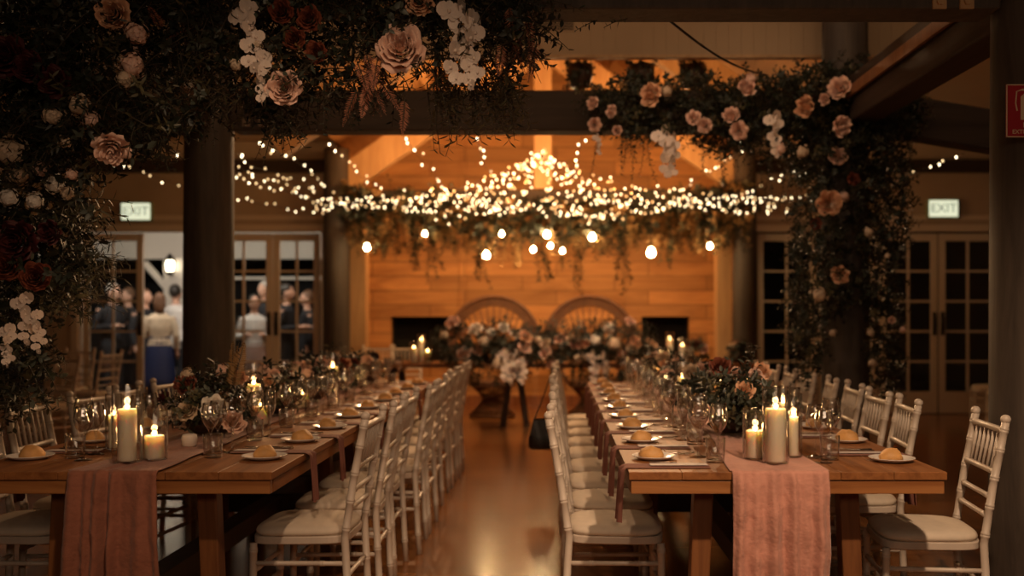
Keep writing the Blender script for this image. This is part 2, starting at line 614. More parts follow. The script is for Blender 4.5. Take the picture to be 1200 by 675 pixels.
ORD = ['first', 'second', 'third', 'fourth', 'fifth', 'sixth', 'seventh', 'eighth', 'ninth', 'tenth', 'eleventh', 'twelfth',
       'thirteenth', 'fourteenth', 'fifteenth', 'sixteenth', 'seventeenth', 'eighteenth', 'nineteenth', 'twentieth']


def ordinal(i):
    if i < len(ORD):
        return ORD[i]
    t = ['twenty', 'thirty', 'forty'][(i + 1) // 10 - 2]
    u = (i + 1) % 10
    return t + 'th' if u == 0 and False else (t[:-1] + 'ieth' if u == 0 else t + '-' + ORD[u - 1])


def inside(poly, x, y):
    c = False
    j = len(poly) - 1
    for i in range(len(poly)):
        xi, yi = poly[i]
        xj, yj = poly[j]
        if (yi > y) != (yj > y) and x < (xj - xi) * (y - yi) / (yj - yi) + xi:
            c = not c
        j = i
    return c


def sample(poly, rng=rnd):
    xs = [p[0] for p in poly]
    ys = [p[1] for p in poly]
    while True:
        x = rng.uniform(min(xs), max(xs))
        y = rng.uniform(min(ys), max(ys))
        if inside(poly, x, y):
            return x, y


# ------------------------------------------------------------------ the setting
FLOOR_B = 13.2      # depth of the walls with the French doors
BACK = 14.6         # depth of the log wall

mb = MB()
mb.box2((-8.2, -2.5, -0.08), (7.6, 14.75, 0))
struct(mb.build('floor', M['floor'], smooth=False))

mb = MB()   # log wall with two dark openings left free
zt = 5.4
ops = [(P(458, 0, BACK).x, P(530, 0, BACK).x), (P(752, 0, BACK).x, P(808, 0, BACK).x)]
oz0, oz1 = 0.62, P(0, 371, BACK).z
xs = [-2.95, ops[0][0], ops[0][1], ops[1][0], ops[1][1], 2.55]
for a, b in ((0, 1), (2, 3), (4, 5)):
    mb.box2((xs[a], BACK, 0), (xs[b], BACK + 0.15, zt))
for a, b in ((1, 2), (3, 4)):
    mb.box2((xs[a], BACK, 0), (xs[b], BACK + 0.15, oz0))
    mb.box2((xs[a], BACK, oz1), (xs[b], BACK + 0.15, zt))
struct(mb.build('wall_back', M['log_wall'], smooth=False))
for i, (a, b) in enumerate(ops):
    mb = MB()
    mb.box2((a + 0.002, BACK + 0.152, oz0), (b - 0.002, BACK + 0.5, oz0 + 0.02))
    mb.box2((a + 0.002, BACK + 0.152, oz1 - 0.02), (b - 0.002, BACK + 0.5, oz1))
    mb.box2((a, BACK + 0.48, oz0), (b, BACK + 0.5, oz1))
    mb.box2((a - 0.02, BACK + 0.152, oz0), (a, BACK + 0.5, oz1))
    mb.box2((b, BACK + 0.152, oz0), (b + 0.02, BACK + 0.5, oz1))
    struct(mb.build('window_%d' % (i + 1), M['opening_black'], smooth=False))
# vertical boards on the log wall
n_trim = 1
for px in (543, 727):
    x = P(px, 0, BACK).x
    mb = MB()
    mb.box2((x - 0.05, BACK - 0.035, 0.1), (x + 0.05, BACK - 0.002, 4.2))
    struct(mb.build('trim_%d' % n_trim, M['log_wall'], smooth=False))
    n_trim += 1
# plinth board of the log wall
mb = MB()
mb.box2((-2.80, BACK - 0.03, 0), (2.42, BACK - 0.001, 0.14))
struct(mb.build('baseboard_back', M['table_leg'], smooth=False))
# recess cheeks
for side, x in (('left', -2.9), ('right', 2.5)):
    mb = MB()
    mb.box2((x - 0.05, FLOOR_B + 0.12, 0), (x + 0.05, BACK, 3.6))
    struct(mb.build('wall_recess_' + side, M['log_wall'], smooth=False))
# pale posts at the mouth of the recess
for a, b in ((411, 431), (838, 855)):
    mb = MB()
    mb.box2((P(a, 0, FLOOR_B).x, FLOOR_B - 0.15, 0), (P(b, 0, FLOOR_B).x, FLOOR_B + 0.1, 3.3))
    struct(mb.build('trim_%d' % n_trim, M['pale_timber'], smooth=False, bevel=0.008))
    n_trim += 1

DOOR_T = P(0, 276, FLOOR_B).z
DL = [(95, 166), (250, 318), (319, 374)]            # door leaves, left wall (picture columns)
DR = [(888, 958), (960, 1030), (1032, 1100), (1102, 1170), (1172, 1242)]


def wall_with_doors(name, x0, x1, openings):
    mb = MB()
    cur = x0
    for a, b in openings:
        if a - cur > 0.001:
            mb.box2((cur, FLOOR_B, 0), (a, FLOOR_B + 0.12, 3.75))
        mb.box2((a, FLOOR_B, DOOR_T + 0.05), (b, FLOOR_B + 0.12, 3.75))
        cur = b
    mb.box2((cur, FLOOR_B, 0), (x1, FLOOR_B + 0.12, 3.75))
    struct(mb.build(name, M['wall_paint'], smooth=False))


X = lambda px: P(px, 0, FLOOR_B).x
wall_with_doors('wall_left', -8.2, -2.95, [(X(-60), X(59)), (X(92), X(240)), (X(247), X(377))])
wall_with_doors('wall_right', 2.55, 7.6, [(X(885), X(1245))] if X(1245) < 7.5 else [(X(885), 7.5)])
for side, x in (('far_left', -8.2), ('far_right', 7.6)):
    mb = MB()
    mb.box2((x - 0.1, -2.5, 0), (x, FLOOR_B + 0.1, 3.95)) if side == 'far_left' else mb.box2((x, -2.5, 0), (x + 0.1, FLOOR_B + 0.1, 3.95))
    struct(mb.build('wall_' + side, M['wall_paint'], smooth=False))
mb = MB()
mb.box2((-8.2, -2.6, 0), (7.6, -2.5, 3.95))
struct(mb.build('wall_front', M['wall_paint'], smooth=False))

# door surround trims
def surround(a, b):
    global n_trim
    mb = MB()
    w = 0.09
    mb.box2((a - w, FLOOR_B - 0.03, 0), (a, FLOOR_B - 0.001, DOOR_T + 0.05 + w))
    mb.box2((b, FLOOR_B - 0.03, 0), (b + w, FLOOR_B - 0.001, DOOR_T + 0.05 + w))
    mb.box2((a, FLOOR_B - 0.03, DOOR_T + 0.05), (b, FLOOR_B - 0.001, DOOR_T + 0.05 + w))
    struct(mb.build('trim_%d' % n_trim, M['door_paint'], smooth=False, bevel=0.004))
    n_trim += 1


surround(X(92), X(240))
surround(X(247), X(377))
surround(X(885), min(X(1245), 7.4))

n_door = 1


def french_door(xa, xb, y, hinge=None, angle=0.0, rows=5, handle_side=None):
    """a glazed leaf: frame, glazing bars, one glass sheet, a long plate handle"""
    global n_door
    w = xb - xa
    st, top, bot = 0.085, 0.10, 0.30
    t = 0.045
    d = bpy.data.objects.new('door_%d' % n_door, None)
    n_door += 1
    COL.objects.link(d)
    d.location = (xa, y, 0)
    struct(d)
    mb = MB()
    mb.box2((0, 0, 0.01), (st, t, DOOR_T + 0.03))
    mb.box2((w - st, 0, 0.01), (w, t, DOOR_T + 0.03))
    mb.box2((st, 0, DOOR_T + 0.03 - top), (w - st, t, DOOR_T + 0.03))
    mb.box2((st, 0, 0.01), (w - st, t, bot))
    mb.build('door_frame', M['door_paint'], d, smooth=False, bevel=0.004)
    mb = MB()
    mid = w / 2
    z0, z1 = bot, DOOR_T + 0.03 - top
    mb.box2((mid - 0.014, 0.006, z0), (mid + 0.014, t - 0.006, z1))
    for r in range(1, rows):
        z = z0 + (z1 - z0) * r / rows
        mb.box2((st, 0.007, z - 0.014), (w - st, t - 0.007, z + 0.014))
    mb.build('glazing_bars', M['door_paint'], d, smooth=False)
    mb = MB()
    mb.box2((st - 0.01, t / 2 - 0.003, z0 - 0.01), (w - st + 0.01, t / 2 + 0.003, z1 + 0.01))
    mb.build('glass_pane', M['pane'], d, smooth=False)
    if handle_side:
        hx = w - st / 2 if handle_side == 'r' else st / 2
        mb = MB()
        mb.box2((hx - 0.022, -0.008, 1.05), (hx + 0.022, -0.001, 1.36))
        mb.tube([(hx, -0.008, 1.30), (hx, -0.05, 1.29), (hx, -0.055, 1.2), (hx, -0.05, 1.11), (hx, -0.008, 1.10)], 0.011, 8)
        mb.build('door_handle', M['iron'], d)
    return d


for i, (a, b) in enumerate(DL):
    french_door(X(a), X(b), FLOOR_B + 0.04, handle_side=('r', 'r', 'l')[i])
for i, (a, b) in enumerate(DR):
    french_door(X(a), min(X(b), 7.45), FLOOR_B + 0.04, handle_side=('r', 'l', 'r', 'l', None)[i])
# the opened leaf, swung outwards beside the open doorway
d = french_door(X(167), X(167) + 0.80, FLOOR_B + 0.10, handle_side='r')
d.location = (X(236), FLOOR_B + 0.16, 0)
d.rotation_euler = (0, 0, radians(82))
mb = MB()  # night window at far left
a, b = X(-58), X(57)
mb.box2((a, FLOOR_B + 0.04, 0.01), (a + 0.08, FLOOR_B + 0.08, DOOR_T + 0.04))
mb.box2((b - 0.08, FLOOR_B + 0.04, 0.01), (b, FLOOR_B + 0.08, DOOR_T + 0.04))
mb.box2((a + 0.08, FLOOR_B + 0.04, DOOR_T - 0.06), (b - 0.08, FLOOR_B + 0.08, DOOR_T + 0.04))
mb.box2((a + 0.08, FLOOR_B + 0.04, 0.01), (b - 0.08, FLOOR_B + 0.08, 0.3))
for k in range(1, 4):
    x = a + (b - a) * k / 4
    mb.box2((x - 0.015, FLOOR_B + 0.045, 0.3), (x + 0.015, FLOOR_B + 0.075, DOOR_T - 0.06))
for k in range(1, 5):
    z = 0.3 + (DOOR_T - 0.36) * k / 5
    mb.box2((a + 0.08, FLOOR_B + 0.046, z - 0.014), (b - 0.08, FLOOR_B + 0.074, z + 0.014))
w = struct(mb.build('window_3', M['door_paint'], smooth=False))
mb = MB()
mb.box2((a + 0.07, FLOOR_B + 0.057, 0.29), (b - 0.07, FLOOR_B + 0.063, DOOR_T - 0.05))
mb.build('glass_pane', M['pane'], w, smooth=False)

# picture-rail and top plates on the door walls
for x0, x1 in ((-8.2, -2.95), (2.55, 7.6)):
    mb = MB()
    mb.box2((x0, FLOOR_B - 0.14, 3.20), (x1, FLOOR_B - 0.001, 3.36))
    struct(mb.build('trim_%d' % n_trim, M['beam_timber'], smooth=False))
    n_trim += 1
    mb = MB()
    mb.box2((x0, FLOOR_B - 0.02, 2.58), (x1, FLOOR_B - 0.001, 2.64))
    struct(mb.build('trim_%d' % n_trim, M['door_paint'], smooth=False))
    n_trim += 1

# ceilings: flat boarded ceiling over the dining area, open roof beyond
CEIL_Z, CEIL_END, BULK_Z = 3.90, 7.40, P(0, 68, 7.40).z
mb = MB()
y = -2.5
while y < CEIL_END - 0.01:
    y2 = min(CEIL_END, y + 9.4)
    y = y2
nb = 54
for i in range(nb):
    xa = -8.2 + 15.8 * i / nb
    xb = -8.2 + 15.8 * (i + 1) / nb
    mb.box2((xa + 0.002, -2.5, CEIL_Z), (xb - 0.002, CEIL_END, CEIL_Z + 0.03))
mb.box2((-8.2, -2.5, CEIL_Z + 0.02), (7.6, CEIL_END, CEIL_Z + 0.06))
struct(mb.build('ceiling', M['ceiling'], smooth=False))
mb = MB()
for i in range(170):
    xa, xb = -8.2 + 15.8 * i / 170, -8.2 + 15.8 * (i + 1) / 170
    mb.box2((xa + 0.001, CEIL_END, BULK_Z + 0.02), (xb - 0.001, CEIL_END + 0.03, 5.35))
mb.box2((-8.2, CEIL_END + 0.004, BULK_Z + 0.02), (7.6, CEIL_END + 0.04, 5.35))
struct(mb.build('wall_bulkhead', M['ceiling'], smooth=False))
mb = MB()
mb.box2((-8.2, CEIL_END - 0.02, BULK_Z), (7.6, CEIL_END + 0.06, BULK_Z + 0.02))
struct(mb.build('trim_%d' % n_trim, M['pale_timber'], smooth=False))
n_trim += 1
for x0, x1, nm in ((-8.2, -2.75, 'left'), (2.4, 7.6, 'right')):
    mb = MB()
    mb.box2((x0, CEIL_END + 0.06, 3.62), (x1, FLOOR_B, 3.70))
    struct(mb.build('ceiling_' + nm, M['ceiling'], smooth=False))
# gable roof over the middle bay
RX, RZ, AZ = -0.17, 3.55, 5.25
for s, nm in ((-1, 'left'), (1, 'right')):
    mb = MB()
    xe = -2.85 if s < 0 else 2.5
    nb = 12
    for i in range(nb):
        t0, t1 = i / nb, (i + 1) / nb
        xa, za = RX + (xe - RX) * t0, AZ + (RZ - AZ) * t0
        xb, zb = RX + (xe - RX) * t1, AZ + (RZ - AZ) * t1
        g = 0.004
        mb.add([(xa, CEIL_END + .06, za), (xb, CEIL_END + .06, zb + g), (xb, BACK + .15, zb + g), (xa, BACK + .15, za),
                (xa, CEIL_END + .06, za + .05), (xb, CEIL_END + .06, zb + .05), (xb, BACK + .15, zb + .05), (xa, BACK + .15, za + .05)],
               [(0, 1, 2, 3), (7, 6, 5, 4), (0, 4, 5, 1), (1, 5, 6, 2), (2, 6, 7, 3), (3, 7, 4, 0)])
    struct(mb.build('ceiling_gable_' + nm, M['roof_boards'], smooth=False))
    # vertical cheek between side ceiling and the gable eaves
# rafters and king post of the trusses
for yy in (9.6, 12.55):
    for s in (-1, 1):
        mb = MB()
        xe = -2.72 if s < 0 else 2.35
        mb.bar((xe, yy, 2.98), (RX - s * 0.05, yy, 4.78), 0.16, 0.34, up=Vector((0, 0, 1)))
        struct(mb.build('rafter_beam', M['pale_timber'], smooth=False, bevel=0.008))
    if yy > 12:
        mb = MB()
        mb.box2((RX - 0.11, yy - 0.09, 2.9), (RX + 0.11, yy + 0.09, 4.55))
        struct(mb.build('king_post_beam', M['pale_timber'], smooth=False, bevel=0.008))
for x in (-1.6, -0.9, 0.62, 1.3):
    mb = MB()
    s = -1 if x < RX else 1
    xe = -2.85 if s < 0 else 2.5
    z = AZ + (RZ - AZ) * (x - RX) / (xe - RX) - 0.09
    mb.box2((x - 0.05, CEIL_END + 0.08, z - 0.08), (x + 0.05, BACK, z + 0.06))
    struct(mb.build('purlin_beam', M['roof_boards'], smooth=False))


def log_column(x, y, r, h, seed, m='old_timber', taper=0.08):
    mb = MB()
    n, k = 28, 26
    vs, fs = [], []
    for j in range(k + 1):
        z = h * j / k
        for i in range(n):
            a = 2 * pi * i / n
            rr = r * (1 + taper * (0.5 - j / k)) * (1 + 0.035 * mnoise.noise(Vector((cos(a) * 1.6 + seed * 9, sin(a) * 1.6, z * 0.5))) + 0.012 * mnoise.noise(Vector((cos(a) * 9, sin(a) * 9, z * 0.8 + seed))))
            vs.append((rr * cos(a), rr * sin(a), z))
    for j in range(k):
        for i in range(n):
            i2 = (i + 1) % n
            fs.append((j * n + i, j * n + i2, (j + 1) * n + i2, (j + 1) * n + i))
    fs.append(tuple(k * n + i for i in range(n)))
    mb.add(vs, fs)
    o = mb.build('column', M[m], loc=(x, y, 0))
    return struct(o)


F1, F2, F3 = 4.1, 7.0, 12.5
log_column(-2.64, F1, 0.17, CEIL_Z, 1)
COL_NR = log_column(2.00, F1, 0.20, CEIL_Z, 2)
log_column(-2.44, F2, 0.172, CEIL_Z, 3, taper=0.12)
log_column(2.03, F2, 0.16, CEIL_Z, 4)
log_column(-2.76, F3, 0.165, 3.4, 5)
log_column(2.36, F3, 0.15, 3.4, 6)


def beam(a, b, w, h, m='beam_timber'):
    mb = MB()
    mb.bar(a, b, w, h)
    return struct(mb.build('beam', M[m], smooth=False, bevel=0.012))


bz1 = 2.545 + 0.14
beam((-3.0, F1, bz1), (1.79, F1, bz1), 0.20, 0.28, 'old_timber')
beam((-2.26, F2, 2.735), (1.86, F2, 2.735), 0.20, 0.28)
beam((-2.60, F3, 2.745), (2.22, F3, 2.745), 0.18, 0.27)
beam((2.0, F1 + 0.21, 2.70), (2.03, F2 - 0.17, 2.745), 0.20, 0.30, 'long_timber')
beam((-2.64, F1 + 0.2, 2.70), (-2.46, F2 - 0.19, 2.745), 0.20, 0.30, 'long_timber')
beam((2.20, F2, 2.74), (6.6, F2, 2.02), 0.18, 0.28)
beam((-2.62, F2, 2.74), (-7.0, F2, 2.02), 0.18, 0.28)
# slim batten along the inner face of the right longitudinal beam
mb = MB()
mb.bar((1.885, F1 + 0.35, 2.74), (1.895, F2 - 0.4, 2.76), 0.02, 0.07)
struct(mb.build('trim_%d' % n_trim, M['table_leg'], smooth=False, bevel=0.004))
n_trim += 1
# bolt plates on the beams
def bolt_plate(x, y, z, s, m):
    mb = MB()
    mb.box2((x - s / 2, y - 0.012, z - s / 2), (x + s / 2, y - 0.001, z + s / 2))
    mb.lathe([(0.0, 0.0), (s * .28, 0.0), (s * .28, .012), (0, .012)], 6)
    n = 6
    o = len(mb.v) - 4 * n
    for i in range(o, len(mb.v)):
        q = mb.v[i]
        mb.v[i] = (x + q[0], y - 0.012 - q[2], z + q[1])
    o = mb.build('bolt_plate', m, smooth=False)
    return struct(o)


plate_m = mat('bolt_plate_metal', (0.20, 0.14, 0.10), 0.5, metal=0.4)
for px in (289, 308):
    for py in (122, 144):
        q = P(px, py, F2 - 0.1)
        bolt_plate(q.x, F2 - 0.101, q.z, 0.055, plate_m)
for px in (1100, 1132):
    q = P(px, 3, F1 - 0.1)
    bolt_plate(q.x, F1 - 0.101, q.z, 0.055, M['pale_timber'])

# porch outside the left doors
mb = MB()
mb.box2((-11, FLOOR_B + 0.13, -0.08), (-2.96, 18.5, -0.005))
struct(mb.build('floor_porch', M['porch_floor'], smooth=False))
mb = MB()
mb.box2((-11, FLOOR_B + 0.13, 2.95), (-2.96, 18.5, 3.02))
struct(mb.build('ceiling_porch', M['porch_white'], smooth=False))
mb = MB()
mb.box2((-11, 17.0, 2.28), (-2.96, 17.12, 2.95))
struct(mb.build('beam_porch', M['porch_white'], smooth=False))
mb = MB()
mb.box2((P(193, 0, 16.9).x, 16.85, 0), (P(226, 0, 16.9).x, 16.98, 2.28))
struct(mb.build('column_porch', M['porch_white'], smooth=False))
mb = MB()
mb.bar(P(170, 308, 16.9), P(196, 338, 16.9), 0.09, 0.09)
struct(mb.build('brace_beam_porch', M['porch_white'], smooth=False))
mb = MB()
mb.box2((-14, 19.0, -0.5), (-2.5, 19.1, 5))
struct(mb.build('wall_night_garden', M['night'], smooth=False))
mb = MB()
mb.bar(P(270, 326, 16.9), P(380, 326, 16.9), 0.05, 0.05)
struct(mb.build('rail_beam_porch', M['porch_white'], smooth=False))
mb = MB()
mb.box2((2.0, 19.0, -0.5), (14, 19.1, 5))
struct(mb.build('wall_night_yard', M['night'], smooth=False))
mb = MB()
mb.box2((2.6, FLOOR_B + 0.13, -0.08), (12, 18.5, -0.005))
struct(mb.build('floor_yard', M['night'], smooth=False))

# ------------------------------------------------------------------ dining tables
TZ = 0.76
T_Y0, T_Y1 = 3.5, 8.25
TAB = {'left': (-2.13, -1.0), 'right': (0.255, 1.375)}


def make_table(side, label):
    x0, x1 = TAB[side]
    cx = (x0 + x1) / 2
    t = thing('trestle_table', label, 'table', (cx, T_Y0, 0), group='long dining tables')
    hw, L = (x1 - x0) / 2, T_Y1 - T_Y0
    mb = MB()
    nb = 6
    for i in range(nb):
        a = -hw + 2 * hw * i / nb
        b = -hw + 2 * hw * (i + 1) / nb
        mb.box2((a + 0.0006, 0, TZ - 0.028), (b - 0.0006, L, TZ))
    mb.build('tabletop', M['table_wood'], t, smooth=False, bevel=0.002)
    for ya in (0.006, L - 0.036):
        mb = MB()
        mb.box2((-hw + 0.008, ya, TZ - 0.078), (hw - 0.008, ya + 0.03, TZ - 0.031))
        mb.build('apron', M['table_end'], t, smooth=False, bevel=0.003)
    for s in (-1, 1):
        mb = MB()
        mb.box2((s * hw - s * 0.006, 0.038, TZ - 0.078), (s * hw - s * 0.036, L - 0.038, TZ - 0.031))
        mb.build('side_rail', M['table_wood'], t, smooth=False, bevel=0.003)
    lx = 0.268
    for yy in (0.22, L / 2 - 0.32, L / 2 + 0.32, L - 0.22):
        for s in (-1, 1):
            mb = MB()
            mb.bar((s * (lx + 0.03), yy, 0.0), (s * lx, yy, TZ - 0.079), 0.072, 0.075, up=Vector((0, 1, 0)))
            mb.build('leg', M['table_leg'], t, smooth=False, bevel=0.006)
        mb = MB()
        mb.box2((-lx - 0.0, yy - 0.035, 0.22), (lx + 0.0, yy + 0.035, 0.32))
        mb.build('cross_rail', M['dark_wood'], t, smooth=False, bevel=0.004)
    mb = MB()
    mb.box2((-0.05, 0.26, 0.225), (0.05, L - 0.26, 0.315))
    mb.build('stretcher', M['dark_wood'], t, smooth=False, bevel=0.004)
    return t


make_table('left', 'long honey-brown wooden dining table under the shade-darkened runner, left of the aisle')
make_table('right', 'long honey-brown wooden dining table under the paler rose runner, right of the aisle')

# ------------------------------------------------------------------ chiavari chairs
def make_chair():
    t = thing('chiavari_chair', 'white chiavari chair', 'chair', (0, 0, 0))

    def bamboo(pts, r, rings, name, fin=False):
        mb = MB()
        P_, R_ = [], []
        pts = [Vector(p) for p in pts]
        seg = [(pts[i + 1] - pts[i]).length for i in range(len(pts) - 1)]
        tot = sum(seg)
        ts = set([0, tot])
        acc = 0
        for s in seg:
            acc += s
            ts.add(acc)
        for q in rings:
            for dlt in (-.011, -.008, -.0015, 0, .0015, .008, .011):
                ts.add(min(tot, max(0, q * tot + dlt)))
        ts = sorted(ts)
        for x in ts:
            a, i = x, 0
            while i < len(seg) - 1 and a > seg[i]:
                a -= seg[i]
                i += 1
            p = pts[i].lerp(pts[i + 1], min(1, a / seg[i]))
            e = r
            for q in rings:
                dd = abs(x - q * tot)
                if dd < 0.001:
                    e = r * 1.04
                elif dd < 0.0095:
                    e = r * 1.15
            P_.append(p)
            R_.append(e)
        mb.tube(P_, R_, 10)
        if fin:
            mb.ball(pts[-1] + Vector((0, 0, 0.010)), r * 1.28, 10, 7, (1, 1, .95))
        return mb.build(name, M['chair_paint'], t)

    for s in (-1, 1):
        bamboo([(s * .182, -.205, 0), (s * .182, -.193, .22), (s * .182, -.182, .44), (s * .182, -.215, .66), (s * .182, -.262, .905)], .0155,
               [.12, .30, .52, .64, .76, .88, .965], 'back_post', True)
        bamboo([(s * .180, .185, 0), (s * .180, .180, .415)], .0150, [.2, .55, .93], 'leg')
    for z, r in ((.872, .0125), (.712, .0115), (.618, .0105), (.545, .0105)):
        k = (z - .66) / .245
        y = -.215 - .047 * k if z > .66 else -.180 - .035 * (z - .44) / .22
        bamboo([(-.180, y, z), (.180, y, z)], r, [.12, .88] if z < .7 else [.06, .94], 'back_rail')
    for i in range(6):
        x = -.125 + .25 * i / 5
        bamboo([(x, -.225, .715), (x, -.2556, .868)], .0062, [.5], 'spindle')
    for s in (-1, 1):
        for z in (.335, .245):
            bamboo([(s * .181, -.183, z), (s * .180, .181, z)], .0095, [.25, .75], 'stretcher')
    for z in (.30, .21):
        bamboo([(-.178, .182, z), (.178, .182, z)], .0095, [.2, .8], 'stretcher')
    bamboo([(-.178, -.184, .28), (.178, -.184, .28)], .0095, [.2, .8], 'stretcher')
    # seat frame: rounded slab ring
    def slab(hx, hy, z0, z1, rr, dome, name, m, drop=.0):
        mb = MB()
        n = 44
        rows = [(0.0, 0), (.0, 1)] if not dome else None
        prof = [(1.0, z0), (1.0, z1)]
        if dome:
            h = z1 - z0
            prof = [(.965, z0), (1.0, z0 + h * .18), (1.005, z0 + h * .35), (.985, z0 + h * .55), (.93, z0 + h * .74), (.80, z0 + h * .88), (.55, z0 + h * .97), (.25, z1), (.02, z1)]
        vs, fs = [], []
        for (k, z) in prof:
            for i in range(n):
                a = 2 * pi * i / n
                ca, sa = cos(a), sin(a)
                e = 2 / rr
                x = hx * k * (abs(ca) ** e) * (1 if ca > 0 else -1)
                y = hy * k * (abs(sa) ** e) * (1 if sa > 0 else -1)
                x *= 1 + 0.06 * (y / hy)
                vs.append((x, y + .003, z))
        for j in range(len(prof) - 1):
            for i in range(n):
                i2 = (i + 1) % n
                fs.append((j * n + i, j * n + i2, (j + 1) * n + i2, (j + 1) * n + i))
        fs.append(tuple(reversed(range(n))))
        fs.append(tuple((len(prof) - 1) * n + i for i in range(n)))
        mb.add(vs, fs)
        return mb.build(name, m, t, smooth=dome, bevel=0 if dome else .004)
    sf = slab(.192, .192, .412, .442, 5.0, False, 'seat_frame', M['chair_paint'])
    cu = slab(.194, .190, .4425, .487, 4.0, True, 'cushion', M['cushion'])
    cu.parent = sf
    return t


CHAIR0 = make_chair()
_chair_used = [False]


def chair(x, y, rz, label, group):
    o = CHAIR0 if not _chair_used[0] else copy_tree(CHAIR0)
    if not _chair_used[0]:
        KIDS[CHAIR0.name] = [(c, list(c.children)) for c in CHAIR0.children]
    _chair_used[0] = True
    o.location = (x, y, 0)
    o.rotation_euler = (0, 0, rz)
    tag(o, label, 'chair', group)
    return o


R90 = radians(90)
CY = [4.10 + 0.52 * k for k in range(9)]
jit = random.Random(3)
# aisle side of the right table (seats face +x, backs toward the aisle)
for k in range(9):
    last = ' with a small black handbag hung on it' if k == 6 else ''
    chair(0.215 + (0, .012, .008, .02, .0, .015, .02, .01, .03)[k] + .02, CY[k] , -R90 + radians(jit.uniform(-2, 2)),
          '%s white bamboo-style chair from the front, aisle side of the right-hand table' % ordinal(k) if k else
          'nearest white chair on the aisle side of the right-hand table, rose runner table', 'white chairs along the aisle')
for k in range(9):
    chair(-1.01 + (0, .015, .0, .045, .04, .02, .0, .015, .02)[k], CY[k], R90 + radians(jit.uniform(-2, 2)),
          '%s white bamboo-style chair from the front, aisle side of the left-hand table' % ordinal(k) if k else
          'nearest white chair on the aisle side of the left-hand table, shade-darkened runner table', 'white chairs along the aisle')
# outer side of the right table
for k, (dx, a, dy) in enumerate([(.07, 6, -.10), (.0, 6, .10), (.01, 2, .03), (.06, 4, .10), (.07, 8, .09), (.05, 0, .08), (.06, 3, .1), (.05, -2, .12), (.05, 2, .1)]):
    chair(1.40 + dx, CY[k] + dy, R90 + radians(-a),
          '%s white bamboo-style chair from the front, outer side of the right-hand table' % ordinal(k) if k else
          'white chair in front of the log post, outer side of the right-hand table', 'white chairs on the outer sides')
# outer side of the left table (two seats are left free beside the log column)
oi = 0
for k in (0, 1, 2, 3, 4, 7):
    chair(-2.14 - (.02, .04, .02, .03, .02, 0, 0, .02)[k], CY[k] + (.0, -.02, 0, 0, 0, 0, 0, .1)[k], -R90 + radians((0, 3, -6, 4, -8, 0, 0, 3)[k]),
          '%s white bamboo-style chair from the front, outer side of the left-hand table' % ordinal(oi) if oi else
          'nearest white chair on the outer side of the left-hand table', 'white chairs on the outer sides')
    oi += 1
# spare chairs around the hall
for px, py, d, rz, lab in ((50, 0, 9.5, 150, 'white chair standing apart in front of the left doors, nearest of three'),
                           (78, 0, 11.6, 172, 'white chair by the left door frame, furthest back of three spare chairs'),
                           (106, 0, 11.0, 80, 'white chair seen side-on in front of the glazed left door'),
                           (1160, 0, 11.9, 75, 'white chair seen side-on before the double doors, nearest the log post'),
                           (1178, 0, 11.3, 70, 'white chair half hidden behind the front log post, near the double doors'),
                           (932, 0, 12.5, 100, 'white chair seen edge-on by the right glazed doors behind the floral column')):
    chair(P(px, 0, d).x, d, radians(rz), lab, 'spare chairs by the doors')
for px, lab in ((438, 'white chair behind the left end of the head table, by the log column'),
                (474, 'white chair behind the left end of the head table, beside the candles'),):
    chair(P(px, 0, 12.75).x, 12.75, radians(180), lab, 'chairs at the head table')

